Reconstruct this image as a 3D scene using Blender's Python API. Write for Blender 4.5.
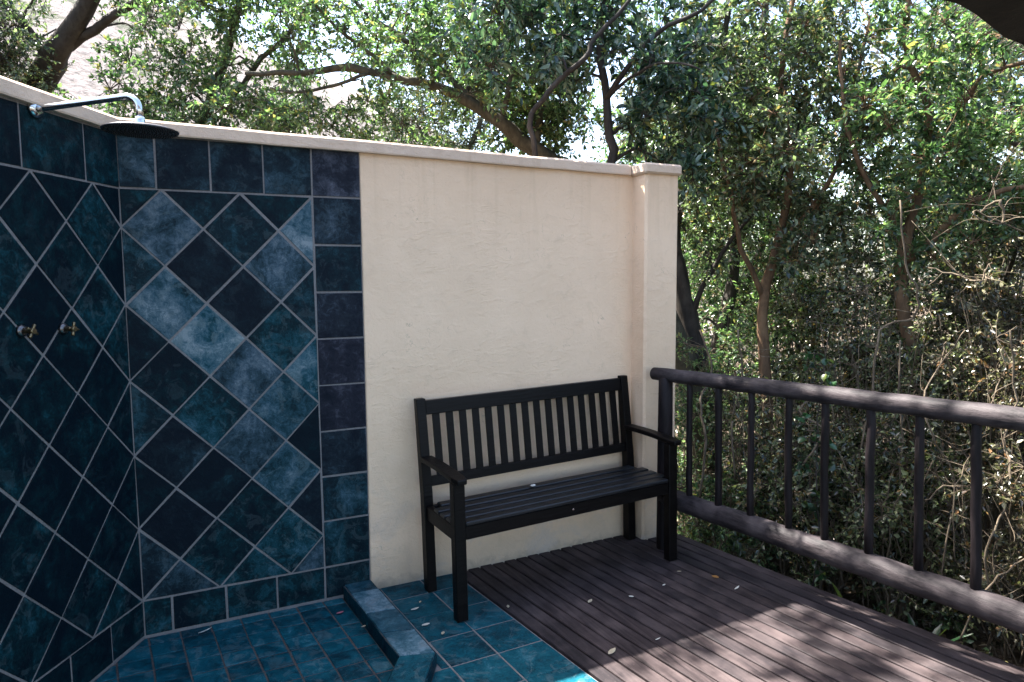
import bpy, math, random
import numpy as np
from mathutils import Vector, Matrix, Quaternion

# ------------------------------------------------------------------ camera, world, sun, exposure
S = bpy.context.scene
for o in list(bpy.data.objects):
    bpy.data.objects.remove(o)
PI = math.pi
CAMPOS = Vector((0.1826, -3.1074, 1.4549))
yaw, pitch, roll = math.radians(-25.987), math.radians(-5.120), math.radians(-0.4496)
fwd = Vector((-math.sin(yaw) * math.cos(pitch), math.cos(yaw) * math.cos(pitch), math.sin(pitch)))
rgt0 = Vector((math.cos(yaw), math.sin(yaw), 0))
up0 = rgt0.cross(fwd)
rgt = math.cos(roll) * rgt0 + math.sin(roll) * up0
upv = -math.sin(roll) * rgt0 + math.cos(roll) * up0
cd = bpy.data.cameras.new('camera')
cam = bpy.data.objects.new('camera', cd)
S.collection.objects.link(cam)
M = Matrix((rgt, upv, -fwd)).transposed().to_4x4()
M.translation = CAMPOS
cam.matrix_world = M
cd.sensor_width = 36.0
cd.lens = 686.17 / 1024 * 36.0
cd.clip_start = 0.05
cd.clip_end = 1500
S.camera = cam

SUN_DIR = Vector((-0.60, 1.0, 2.02)).normalized()      # towards the sun
sun_el = math.asin(SUN_DIR.z)
sun_az = math.atan2(SUN_DIR.x, SUN_DIR.y)
W = bpy.data.worlds.new('World')
S.world = W
W.use_nodes = True
nt = W.node_tree
bg = nt.nodes['Background']
sky = nt.nodes.new('ShaderNodeTexSky')
sky.sky_type = 'NISHITA'
sky.sun_disc = False
sky.sun_elevation = sun_el
sky.sun_rotation = sun_az
sky.air_density = 1.0
sky.dust_density = 2.5
sky.ozone_density = 1.0
nt.links.new(sky.outputs[0], bg.inputs[0])
bg.inputs[1].default_value = 0.105
ld = bpy.data.lights.new('sun', 'SUN')
ld.energy = 5.0
ld.angle = math.radians(0.53)
ld.color = (1.0, 0.95, 0.88)
sun = bpy.data.objects.new('sun', ld)
S.collection.objects.link(sun)
sun.rotation_euler = SUN_DIR.to_track_quat('Z', 'Y').to_euler()
S.view_settings.view_transform = 'Standard'
S.view_settings.look = 'None'
S.view_settings.gamma = 1.0
S.view_settings.use_curve_mapping = False
S.view_settings.exposure = 2.8
S.cycles.max_bounces = 8
S.cycles.diffuse_bounces = 4
S.cycles.transmission_bounces = 4
S.cycles.transparent_max_bounces = 4
S.cycles.sample_clamp_indirect = 6.0
try:
    S.cycles.use_denoising = True
except Exception:
    pass

COL = S.collection
RNG = np.random.default_rng(11)
random.seed(5)

# ------------------------------------------------------------------ object helpers
def tag(o, label=None, cat=None, group=None, kind=None):
    if label: o['label'] = label
    if cat: o['category'] = cat
    if group: o['group'] = group
    if kind: o['kind'] = kind
    return o

def empty(name, loc=(0, 0, 0), label=None, cat=None, group=None):
    o = bpy.data.objects.new(name, None)
    o.empty_display_size = 0.1
    o.location = loc
    COL.objects.link(o)
    return tag(o, label, cat, group)

class MB:
    """collects polygons; build() links them as ONE mesh object (world or parent-local coordinates)"""
    def __init__(s):
        s.v = []; s.f = []; s.a = []; s.smooth = []
    def poly(s, pts, att=(0.0, 0.0), smooth=False):
        n = len(s.v); s.v += [tuple(p) for p in pts]
        s.f.append(tuple(range(n, n + len(pts)))); s.a.append(att); s.smooth.append(smooth)
    def faces(s, verts, faces, att=(0.0, 0.0), smooth=False):
        n = len(s.v); s.v += [tuple(p) for p in verts]
        for f in faces:
            s.f.append(tuple(i + n for i in f)); s.a.append(att); s.smooth.append(smooth)
    def box(s, lo, hi, bev=0.0, fn=None, att=(0.0, 0.0)):
        x0, y0, z0 = lo; x1, y1, z1 = hi
        b = min(bev, (x1 - x0) / 2.01, (y1 - y0) / 2.01, (z1 - z0) / 2.01)
        if b <= 0:
            v = [(x, y, z) for x in (x0, x1) for y in (y0, y1) for z in (z0, z1)]
            f = [(0, 1, 3, 2), (4, 6, 7, 5), (0, 4, 5, 1), (2, 3, 7, 6), (0, 2, 6, 4), (1, 5, 7, 3)]
            s.faces([fn(*p) for p in v] if fn else v, f, att); return
        v = []; idx = {}
        X, Y, Z = (x0, x1), (y0, y1), (z0, z1)
        for i in (0, 1):
            for j in (0, 1):
                for k in (0, 1):
                    sx, sy, sz = (1, -1)[i], (1, -1)[j], (1, -1)[k]
                    c = (X[i], Y[j], Z[k])
                    for ax in range(3):
                        p = [c[0] + sx * b, c[1] + sy * b, c[2] + sz * b]
                        p[ax] = c[ax]
                        idx[(i, j, k, ax)] = len(v); v.append(tuple(p))
        f = []
        for i in (0, 1):
            q = [idx[(i, 0, 0, 0)], idx[(i, 1, 0, 0)], idx[(i, 1, 1, 0)], idx[(i, 0, 1, 0)]]
            f.append(q if i else q[::-1])
            q = [idx[(0, i, 0, 1)], idx[(0, i, 1, 1)], idx[(1, i, 1, 1)], idx[(1, i, 0, 1)]]
            f.append(q if i else q[::-1])
            q = [idx[(0, 0, i, 2)], idx[(1, 0, i, 2)], idx[(1, 1, i, 2)], idx[(0, 1, i, 2)]]
            f.append(q if i else q[::-1])
        for i in (0, 1):
            for j in (0, 1):
                f.append([idx[(i, j, 0, 0)], idx[(i, j, 1, 0)], idx[(i, j, 1, 1)], idx[(i, j, 0, 1)]])
                f.append([idx[(i, 0, j, 0)], idx[(i, 1, j, 0)], idx[(i, 1, j, 2)], idx[(i, 0, j, 2)]])
                f.append([idx[(0, i, j, 1)], idx[(1, i, j, 1)], idx[(1, i, j, 2)], idx[(0, i, j, 2)]])
        for i in (0, 1):
            for j in (0, 1):
                for k in (0, 1):
                    f.append([idx[(i, j, k, 0)], idx[(i, j, k, 1)], idx[(i, j, k, 2)]])
        s.faces([fn(*p) for p in v] if fn else v, f, att)
    def tube(s, pts, rad, n=10, caps=True, smooth=True, att=(0.0, 0.0), wob=0.0):
        pts = [Vector(p) for p in pts]
        if not hasattr(rad, '__len__'): rad = [rad] * len(pts)
        up = Vector((0, 0, 1))
        t0 = (pts[1] - pts[0]).normalized()
        if abs(t0.dot(up)) > 0.95: up = Vector((1, 0, 0))
        a = t0.cross(up).normalized()
        verts = []; fs = []
        for i, p in enumerate(pts):
            t = (pts[min(i + 1, len(pts) - 1)] - pts[max(i - 1, 0)])
            if t.length < 1e-9: t = t0
            t = t.normalized()
            a = (a - t * a.dot(t))
            a = a.normalized() if a.length > 1e-6 else t.orthogonal().normalized()
            b = t.cross(a)
            for k in range(n):
                th = 2 * PI * k / n
                r = rad[i] * (1 + (random.uniform(-wob, wob) if wob else 0))
                verts.append(p + (a * math.cos(th) + b * math.sin(th)) * r)
        for i in range(len(pts) - 1):
            for k in range(n):
                k2 = (k + 1) % n
                fs.append((i * n + k, i * n + k2, (i + 1) * n + k2, (i + 1) * n + k))
        if caps:
            fs.append(tuple(range(n))[::-1]); fs.append(tuple(range((len(pts) - 1) * n, len(pts) * n)))
        s.faces(verts, fs, att, smooth)
        if caps: s.smooth[-1] = s.smooth[-2] = False
    def build(s, name, mat, parent=None, recalc=True):
        me = bpy.data.meshes.new(name)
        me.from_pydata([tuple(v) for v in s.v], [], s.f)
        if any(s.smooth): me.polygons.foreach_set('use_smooth', s.smooth)
        if any(a != (0.0, 0.0) for a in s.a):
            for k, nm in enumerate(('tone', 'hue')):
                at = me.attributes.new(nm, 'FLOAT', 'FACE')
                at.data.foreach_set('value', [a[k] for a in s.a])
        me.materials.append(mat)
        if recalc:
            import bmesh
            bm = bmesh.new(); bm.from_mesh(me)
            bmesh.ops.recalc_face_normals(bm, faces=bm.faces); bm.to_mesh(me); bm.free()
        o = bpy.data.objects.new(name, me)
        COL.objects.link(o)
        if parent is not None: o.parent = parent
        return o

# ------------------------------------------------------------------ material helpers
class NT:
    def __init__(s, name):
        s.m = bpy.data.materials.new(name); s.m.use_nodes = True
        s.t = s.m.node_tree; s.n = s.t.nodes; s.n.clear()
        s.out = s.n.new('ShaderNodeOutputMaterial')
        s.tc = s.n.new('ShaderNodeTexCoord')
    def new(s, typ, **kw):
        nd = s.n.new(typ)
        for k, v in kw.items(): setattr(nd, k, v)
        return nd
    def link(s, a, b): s.t.links.new(a, b)
    def val(s, inp, v):
        if hasattr(v, 'node'): s.link(v, inp)
        elif v is not None: inp.default_value = v
    def noise(s, vec, scale, detail=4, rough=0.55, dist=0.0):
        nd = s.new('ShaderNodeTexNoise')
        if vec is not None: s.link(vec, nd.inputs['Vector'])
        nd.inputs['Scale'].default_value = scale; nd.inputs['Detail'].default_value = detail
        nd.inputs['Roughness'].default_value = rough; nd.inputs['Distortion'].default_value = dist
        return nd.outputs['Fac']
    def math(s, op, a, b=None, c=None, clamp=False):
        nd = s.new('ShaderNodeMath', operation=op); nd.use_clamp = clamp
        s.val(nd.inputs[0], a)
        if b is not None: s.val(nd.inputs[1], b)
        if c is not None: s.val(nd.inputs[2], c)
        return nd.outputs[0]
    def vmath(s, op, a, b):
        nd = s.new('ShaderNodeVectorMath', operation=op)
        s.val(nd.inputs[0], a); s.val(nd.inputs[1], b)
        return nd.outputs[0]
    def ramp(s, fac, stops):
        nd = s.new('ShaderNodeValToRGB'); cr = nd.color_ramp
        while len(cr.elements) > 1: cr.elements.remove(cr.elements[-1])
        for i, (p, c) in enumerate(stops):
            e = cr.elements[0] if i == 0 else cr.elements.new(p)
            e.position = p; e.color = (c[0], c[1], c[2], 1) if hasattr(c, '__len__') else (c, c, c, 1)
        s.link(fac, nd.inputs[0]); return nd.outputs[0]
    def mix(s, fac, a, b, mode='MIX'):
        nd = s.new('ShaderNodeMix', data_type='RGBA', blend_type=mode)
        s.val(nd.inputs[0], fac)
        for inp, v in ((nd.inputs[6], a), (nd.inputs[7], b)):
            if hasattr(v, 'node'): s.link(v, inp)
            else: inp.default_value = (v[0], v[1], v[2], 1)
        return nd.outputs[2]
    def bump(s, h, strength, dist, nrm=None):
        nd = s.new('ShaderNodeBump'); s.link(h, nd.inputs['Height'])
        nd.inputs['Strength'].default_value = strength; nd.inputs['Distance'].default_value = dist
        if nrm is not None: s.link(nrm, nd.inputs['Normal'])
        return nd.outputs[0]
    def princ(s, col, rough=0.6, metal=0.0, nrm=None, spec=0.5, coat=0.0):
        nd = s.new('ShaderNodeBsdfPrincipled')
        if hasattr(col, 'node'): s.link(col, nd.inputs['Base Color'])
        else: nd.inputs['Base Color'].default_value = (*col, 1)
        s.val(nd.inputs['Roughness'], rough); s.val(nd.inputs['Metallic'], metal)
        nd.inputs['Specular IOR Level'].default_value = spec
        if coat: nd.inputs['Coat Weight'].default_value = coat
        if nrm is not None: s.link(nrm, nd.inputs['Normal'])
        s.link(nd.outputs[0], s.out.inputs['Surface'])
        return nd
    def island(s):
        return s.new('ShaderNodeNewGeometry').outputs['Random Per Island']
    def pos(s):
        return s.new('ShaderNodeNewGeometry').outputs['Position']
    def attr(s, name):
        return s.new('ShaderNodeAttribute', attribute_name=name).outputs['Fac']
    def scalev(s, vec, sc):
        nd = s.new('ShaderNodeMapping'); s.link(vec, nd.inputs[0]); nd.inputs['Scale'].default_value = sc
        return nd.outputs[0]

def mat_slate(name, gain=1.0, rough0=0.42, stops=None, spec=.06):
    m = NT(name); P = m.pos(); R = m.island()
    comb = m.new('ShaderNodeCombineXYZ')
    m.link(m.math('MULTIPLY', R, 37.0), comb.inputs[0]); m.link(m.math('MULTIPLY', R, 91.0), comb.inputs[1]); m.link(m.math('MULTIPLY', R, 13.0), comb.inputs[2])
    V = m.vmath('ADD', P, comb.outputs[0])
    big = m.noise(V, 6.5, 3, 0.6, 0.6)
    mid = m.noise(V, 26, 8, 0.78, 0.9)
    fine = m.noise(V, 120, 4, 0.7)
    streak = m.noise(m.scalev(V, (14, 14, 2.2)), 1.0, 4, 0.6)
    t = m.attr('tone')
    a = m.math('MULTIPLY_ADD', big, 1.15, -0.60)
    b = m.math('MULTIPLY_ADD', mid, 1.25, -0.64)
    c = m.math('MULTIPLY_ADD', streak, 0.5, -0.26)
    v = m.math('ADD', m.math('ADD', t, a), m.math('ADD', b, c))
    v = m.math('ADD', v, m.math('MULTIPLY_ADD', fine, 0.40, -0.20), clamp=True)
    g = gain
    col = m.ramp(v, stops or [(0.0, (.0022 * g, .0070 * g, .012 * g)), (0.25, (.0030 * g, .016 * g, .021 * g)), (0.45, (.006 * g, .040 * g, .052 * g)),
                     (0.62, (.024 * g, .072 * g, .096 * g)), (0.82, (.080 * g, .132 * g, .155 * g)), (1.0, (.19 * g, .235 * g, .25 * g))])
    cm = m.noise(V, 9, 7, 0.72, 1.6); cf = m.noise(V, 60, 6, 0.8, 0.5)
    band = m.ramp(m.math('ADD', cm, m.math('MULTIPLY_ADD', cf, 0.16, -0.08)), [(0.0, 0.0), (0.545, 0.0), (0.585, 1.0), (0.66, 0.55), (0.74, 0.15)])
    edge = m.ramp(m.noise(V, 17, 4, 0.6, 2.5), [(0.485, 0.0), (0.5, 1.0), (0.515, 0.0)])
    amt = m.math('MULTIPLY_ADD', t, 1.05, -0.08, clamp=True)
    chalk = m.math('MULTIPLY', band, amt, clamp=True)
    col = m.mix(m.math('MULTIPLY', chalk, 0.75), col, (.105, .150, .160))
    col = m.mix(m.math('MULTIPLY', edge, m.math('MULTIPLY', amt, 0.30)), col, (.10, .16, .18))
    hue = m.attr('hue')
    pur = m.ramp(v, [(0.0, (.006, .008, .014)), (0.3, (.018, .018, .027)), (0.6, (.065, .060, .078)), (1.0, (.19, .19, .22))])
    col = m.mix(hue, col, pur)
    h = m.math('ADD', m.math('MULTIPLY', mid, 1.0), m.math('MULTIPLY', fine, 0.35))
    nrm = m.bump(h, 0.55, 0.004)
    nrm = m.bump(big, 0.5, 0.008, nrm)
    r = m.math('MULTIPLY_ADD', mid, 0.35, rough0 - 0.12)
    m.princ(col, r, nrm=nrm, spec=spec)
    return m.m

def mat_plaster(name, col=(0.76, 0.545, 0.372)):
    m = NT(name); P = m.pos()
    n1 = m.noise(P, 2.2, 5, 0.6); n2 = m.noise(P, 14, 6, 0.65, 0.5); n3 = m.noise(P, 70, 5, 0.7); n4 = m.noise(P, 260, 3, 0.6)
    c = m.mix(m.ramp(n1, [(0.3, 0.0), (0.7, 1.0)]), (col[0] * .93, col[1] * .92, col[2] * .90), (col[0] * 1.05, col[1] * 1.05, col[2] * 1.05))
    c = m.mix(m.ramp(n2, [(0.56, 0.0), (0.72, 0.30)]), c, (col[0] * .74, col[1] * .74, col[2] * .74))
    c = m.mix(m.ramp(n3, [(0.66, 0.0), (0.8, 0.35)]), c, (col[0] * .62, col[1] * .62, col[2] * .6))
    sep = m.new('ShaderNodeSeparateXYZ'); m.link(P, sep.inputs[0])
    zz = m.math('ADD', sep.outputs[2], m.math('MULTIPLY_ADD', n2, 0.14, -0.07))
    c = m.mix(m.ramp(zz, [(0.0, 0.85), (0.05, 0.45), (0.22, 0.0)]), c, (.26, .22, .17))
    st = m.noise(m.scalev(P, (9, 9, 26)), 1.0, 5, 0.62, 1.2); pits = m.ramp(m.noise(P, 55, 3, 0.6), [(0.68, 0.0), (0.76, 1.0)])
    msk = m.ramp(m.noise(P, 3.5, 3, .5), [(.45, .15), (.65, 1.)])
    drip = m.noise(m.scalev(P, (16, 16, .9)), 1.0, 4, .6); topm = m.ramp(sep.outputs[2], [(0.0, 0.0), (1.0, 1.0)])
    tz = m.math('MULTIPLY_ADD', sep.outputs[2], 1.6, -2.35, clamp=True)
    c = m.mix(m.math('MULTIPLY', m.ramp(drip, [(.52, 0.), (.68, 1.)]), m.math('MULTIPLY', tz, .28)), c, (col[0] * .62, col[1] * .58, col[2] * .52))
    vo = m.new('ShaderNodeTexVoronoi', feature='DISTANCE_TO_EDGE'); vv = m.new('ShaderNodeVectorMath', operation='ADD'); m.link(P, vv.inputs[0])
    nz = m.new('ShaderNodeTexNoise'); m.link(P, nz.inputs['Vector']); nz.inputs['Scale'].default_value = 5; nz.inputs['Detail'].default_value = 5
    m.link(nz.outputs['Color'], vv.inputs[1]); m.link(vv.outputs[0], vo.inputs['Vector']); vo.inputs['Scale'].default_value = 1.3
    crack = m.math('MULTIPLY', m.ramp(vo.outputs['Distance'], [(0.0, 1.0), (.0035, 0.0)]), m.ramp(n1, [(.52, 0.), (.6, .5)]))
    c = m.mix(crack, c, (.25, .2, .15))
    lowz = m.math('MULTIPLY_ADD', sep.outputs[2], -1.5, 1.0, clamp=True); pn = m.noise(P, 4.5, 6, .7, .5)
    c = m.mix(m.math('MULTIPLY', m.ramp(pn, [(.50, 0.), (.66, 1.)]), m.math('MULTIPLY', lowz, .45)), c, (.36, .34, .33))
    h = m.math('ADD', n2, m.math('MULTIPLY', m.math('MULTIPLY', m.ramp(st, [(.5, 0.), (.58, 1.)]), msk), 0.22))
    h = m.math('SUBTRACT', h, m.math('MULTIPLY', pits, 0.25))
    nrm = m.bump(h, 0.45, 0.012)
    nrm = m.bump(m.math('ADD', n3, m.math('MULTIPLY', n4, 0.4)), 0.5, 0.004, nrm)
    m.princ(c, 0.85, nrm=nrm, spec=0.25)
    return m.m

def mat_simple(name, col, rough=0.6, metal=0.0, bump=0.0, scale=60, var=0.15, spec=0.5, stretch=None):
    m = NT(name); P = m.tc.outputs['Object']
    if stretch: P = m.scalev(P, stretch)
    n = m.noise(P, scale, 5, 0.6); n2 = m.noise(P, scale * .13, 3, 0.6)
    c = m.mix(m.ramp(n, [(0.3, 0.0), (0.7, 1.0)]), tuple(x * (1 - var) for x in col), tuple(x * (1 + var) for x in col))
    c = m.mix(m.ramp(n2, [(0.4, 0.0), (0.75, 0.5)]), c, tuple(x * (1 - 1.6 * var) for x in col))
    nrm = m.bump(n, bump, 0.003) if bump else None
    m.princ(c, m.math('MULTIPLY_ADD', n, 0.25, rough - 0.12), metal, nrm, spec)
    return m.m

def mat_deck():
    m = NT('deck_wood'); P = m.pos(); R = m.island()
    comb = m.new('ShaderNodeCombineXYZ'); m.link(m.math('MULTIPLY', R, 40.0), comb.inputs[0]); m.link(m.math('MULTIPLY', R, 17.0), comb.inputs[1])
    V = m.vmath('ADD', P, comb.outputs[0])
    g = m.noise(m.scalev(V, (60, 3.0, 60)), 1.0, 5, 0.65); b = m.noise(V, 5, 4, 0.6); f = m.noise(V, 150, 3, 0.6)
    c = m.mix(m.ramp(g, [(0.3, 0.0), (0.75, 1.0)]), (.010, .008, .009), (.075, .056, .056))
    c = m.mix(m.math('MULTIPLY', R, 0.75), c, (.016, .015, .018))
    c = m.mix(m.ramp(b, [(0.45, 0.0), (0.75, 0.45)]), c, (.15, .115, .112))
    c = m.mix(m.ramp(f, [(0.62, 0.0), (0.8, 0.4)]), c, (.15, .125, .12))
    m.princ(c, m.math('MULTIPLY_ADD', b, 0.3, 0.50), nrm=m.bump(g, 0.5, 0.003), spec=0.12)
    return m.m

def mat_log():
    m = NT('creosoted_log'); P = m.tc.outputs['Object']; G = m.pos()
    g = m.noise(m.scalev(G, (55, 7, 55)), 1.0, 5, 0.7); b = m.noise(G, 7, 4, 0.6); f = m.noise(G, 120, 3, 0.6)
    c = m.mix(m.ramp(g, [(0.35, 0.0), (0.7, 1.0)]), (.008, .007, .0085), (.045, .037, .039))
    c = m.mix(m.ramp(b, [(0.42, 0.0), (0.7, 0.6)]), c, (.10, .084, .086))
    crack = m.ramp(g, [(0.30, 1.0), (0.36, 0.0)])
    c = m.mix(crack, c, (.012, .01, .01))
    nrm = m.bump(m.math('ADD', g, m.math('MULTIPLY', f, 0.2)), 0.7, 0.004)
    m.princ(c, 0.55, nrm=nrm, spec=0.12)
    return m.m

def mat_bark(name, a, b):
    m = NT(name); P = m.pos()
    g = m.noise(m.scalev(P, (30, 30, 7)), 1.0, 6, 0.7, 0.4); n2 = m.noise(P, 6, 4, 0.6); R = m.island()
    c = m.mix(m.ramp(g, [(0.3, 0.0), (0.7, 1.0)]), a, b)
    c = m.mix(m.ramp(n2, [(0.5, 0.0), (0.7, 0.6)]), c, tuple(min(1, x * 1.7) for x in b))
    c = m.mix(m.math('MULTIPLY', R, 0.5), c, tuple(x * .6 for x in a))
    m.princ(c, 0.85, nrm=m.bump(g, 0.8, 0.008), spec=0.2)
    return m.m

def mat_leaf(name, dark, mid, bright, odd, rough=0.38, trans=0.42, odd_at=0.93, tint=(0.95, 1.15, 0.62)):
    m = NT(name); R = m.island()
    n = m.noise(m.pos(), 1.6, 2, 0.5)
    v = m.math('ADD', m.math('MULTIPLY', R, 0.75), m.math('MULTIPLY_ADD', n, 0.6, -0.18), clamp=True)
    c = m.ramp(v, [(0.0, dark), (0.22, dark), (0.52, mid), (0.84, bright), (1.0, bright)])
    wn = m.new('ShaderNodeTexWhiteNoise', noise_dimensions='1D'); m.link(m.math('MULTIPLY', R, 977.0), wn.inputs['W'])
    c = m.mix(m.math('GREATER_THAN', wn.outputs['Value'], odd_at), c, odd)
    pb = m.new('ShaderNodeBsdfPrincipled'); m.link(c, pb.inputs['Base Color'])
    pb.inputs['Roughness'].default_value = rough; pb.inputs['Specular IOR Level'].default_value = 0.75
    tr = m.new('ShaderNodeBsdfTranslucent')
    m.link(m.mix(1.0, c, tint, 'MULTIPLY'), tr.inputs['Color'])
    mx = m.new('ShaderNodeMixShader'); mx.inputs[0].default_value = trans
    m.link(pb.outputs[0], mx.inputs[1]); m.link(tr.outputs[0], mx.inputs[2])
    m.link(mx.outputs[0], m.out.inputs['Surface'])
    return m.m

MS_wall = mat_slate('slate_wall_tiles', 1.0)
MS_floor = mat_slate('slate_floor_tiles', 1.0, 0.45, [(0.0, (.0008, .012, .022)), (0.25, (.0012, .030, .045)), (0.45, (.0022, .056, .080)),
                     (0.66, (.004, .080, .110)), (0.88, (.045, .14, .175)), (1.0, (.14, .24, .28))], .10)
M_plaster = mat_plaster('cream_plaster')
M_coping = mat_plaster('cream_coping', (0.63, 0.48, 0.36))
M_grout = mat_simple('grout', (.175, .162, .158), 0.9, bump=.4, scale=120, var=.25)
M_dgrout = mat_simple('dirty_grout', (.085, .068, .062), 0.9, bump=.4, scale=90, var=.4)
M_deck = mat_deck()
M_log = mat_log()
M_bal = mat_simple('shade_darkened_pole', (.012, .009, .010), .55, bump=.6, scale=30, var=.6, stretch=(2, 2, .3), spec=.15)  # balusters and posts: shade put into the colour, darker than the rail wood
M_bench = mat_simple('dark_stained_bench_wood', (.0045, .0034, .0032), 0.42, bump=.5, scale=35, var=.5, stretch=(.25, 3, 3), spec=.14)
M_seat = mat_simple('sky_tinted_seat_wood', (.007, .0085, .0105), 0.38, bump=.5, scale=35, var=.5, stretch=(.25, 3, 3), spec=.45)  # bench wood with the sky's bluish reflection on the slats painted into its colour
M_chrome = mat_simple('polished_chrome', (.62, .64, .66), 0.18, 1.0, var=.05)
M_dchrome = mat_simple('dull_metal', (.16, .15, .15), 0.38, 1.0, var=.2)
M_nozzle = mat_simple('black_rubber', (.012, .012, .013), 0.6)
M_brass = mat_simple('tarnished_brass', (.22, .17, .10), 0.4, 1.0, var=.3)
M_under = mat_simple('dark_substructure', (.012, .010, .009), 0.9)
M_thatch = mat_simple('weathered_thatch', (.022, .016, .012), 0.95, bump=.8, scale=60, var=.5)
M_rafter = mat_simple('dark_pole_timber', (.04, .03, .024), 0.8, bump=.5)
BK_dark = mat_bark('dark_grey_bark', (.022, .018, .015), (.070, .060, .050))
BK_grey = mat_bark('mossy_grey_bark', (.030, .028, .020), (.11, .098, .07))
BK_orange = mat_bark('orange_brown_bark', (.075, .045, .026), (.22, .135, .075))
BK_pale = mat_bark('pale_dry_stem', (.06, .045, .03), (.19, .15, .105))
LF_olive = mat_leaf('small_olive_leaves', (.020, .038, .022), (.098, .14, .070), (.27, .31, .20), (.28, .20, .09), rough=.28, trans=.42)
LF_green = mat_leaf('fresh_green_leaves', (.024, .055, .028), (.090, .16, .065), (.24, .33, .17), (.26, .23, .09), rough=.30, trans=.50)
LF_teal = mat_leaf('glossy_bluegreen_leaves', (.016, .040, .030), (.055, .11, .075), (.16, .23, .17), (.13, .15, .04), rough=.24, trans=.35)
LF_brown = mat_leaf('dry_thicket_leaves', (.012, .015, .008), (.055, .056, .028), (.24, .22, .13), (.20, .11, .05), odd_at=.90, trans=.28, rough=.30)
LF_thick = mat_leaf('thicket_leaves', (.012, .020, .010), (.060, .080, .034), (.24, .26, .13), (.20, .13, .05), rough=.27, trans=.30)
LF_deep = mat_leaf('deep_green_leaves', (.008, .026, .010), (.018, .055, .022), (.035, .10, .035), (.10, .14, .02), rough=.3, trans=.35)

# ------------------------------------------------------------------ foliage helpers
def foliage_mesh(name, pos, dirs, nrm, length, width, mat, parent, detailed=False):
    """one mesh of many separate leaf blades. pos: base points, dirs: blade directions, nrm: blade normals"""
    n = len(pos)
    side = np.cross(dirs, nrm); side /= np.linalg.norm(side, axis=1)[:, None] + 1e-9
    L = length[:, None]; Wd = width[:, None] / 2
    nn = np.cross(side, dirs)
    if detailed:
        b = pos
        l1 = pos + dirs * L * .30 + side * Wd * .85 + nn * Wd * .35
        l2 = pos + dirs * L * .68 + side * Wd * .80 + nn * Wd * .30 - nn * L * .04
        t = pos + dirs * L - nn * L * .14
        r2 = pos + dirs * L * .68 - side * Wd * .80 + nn * Wd * .30 - nn * L * .04
        r1 = pos + dirs * L * .30 - side * Wd * .85 + nn * Wd * .35
        m = pos + dirs * L * .5
        V = np.stack([b, l1, l2, t, r2, r1, m], 1).reshape(-1, 3)
        T = np.array([[6, 0, 1], [6, 1, 2], [6, 2, 3], [6, 3, 4], [6, 4, 5], [6, 5, 0]])
        k = 7
    else:
        b = pos
        l = pos + dirs * L * .45 + side * Wd + nn * Wd * .35
        t = pos + dirs * L - nn * L * .10
        r = pos + dirs * L * .45 - side * Wd + nn * Wd * .35
        V = np.stack([b, l, t, r], 1).reshape(-1, 3)
        T = np.array([[0, 1, 2], [0, 2, 3]])
        k = 4
    F = (np.arange(n)[:, None, None] * k + T[None]).reshape(-1, 3)
    me = bpy.data.meshes.new(name)
    me.vertices.add(len(V)); me.vertices.foreach_set('co', V.astype(np.float32).ravel())
    me.loops.add(F.size); me.loops.foreach_set('vertex_index', F.astype(np.int32).ravel())
    me.polygons.add(len(F)); me.polygons.foreach_set('loop_start', (np.arange(len(F)) * 3).astype(np.int32))
    me.polygons.foreach_set('loop_total', np.full(len(F), 3, np.int32))
    me.materials.append(mat)
    me.update(calc_edges=True); me.validate()
    o = bpy.data.objects.new(name, me); COL.objects.link(o)
    if parent is not None: o.parent = parent
    return o

def unit(a): return a / (np.linalg.norm(a, axis=-1, keepdims=True) + 1e-9)

def smooth_path(pts, sub=3, jit=0.0, rng=None):
    """Catmull-Rom through points (x,y,z,r)"""
    P = np.array(pts, float); out = []
    n = len(P)
    for i in range(n - 1):
        p0, p1, p2, p3 = P[max(i - 1, 0)], P[i], P[i + 1], P[min(i + 2, n - 1)]
        for k in range(sub):
            t = k / sub
            q = .5 * ((2 * p1) + (-p0 + p2) * t + (2 * p0 - 5 * p1 + 4 * p2 - p3) * t * t + (-p0 + 3 * p1 - 3 * p2 + p3) * t ** 3)
            q[3] = p1[3] + (p2[3] - p1[3]) * t
            if jit and rng is not None and (i + k): q[:3] += rng.normal(0, jit, 3)
            out.append(q)
    out.append(P[-1])
    return np.array(out)

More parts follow.
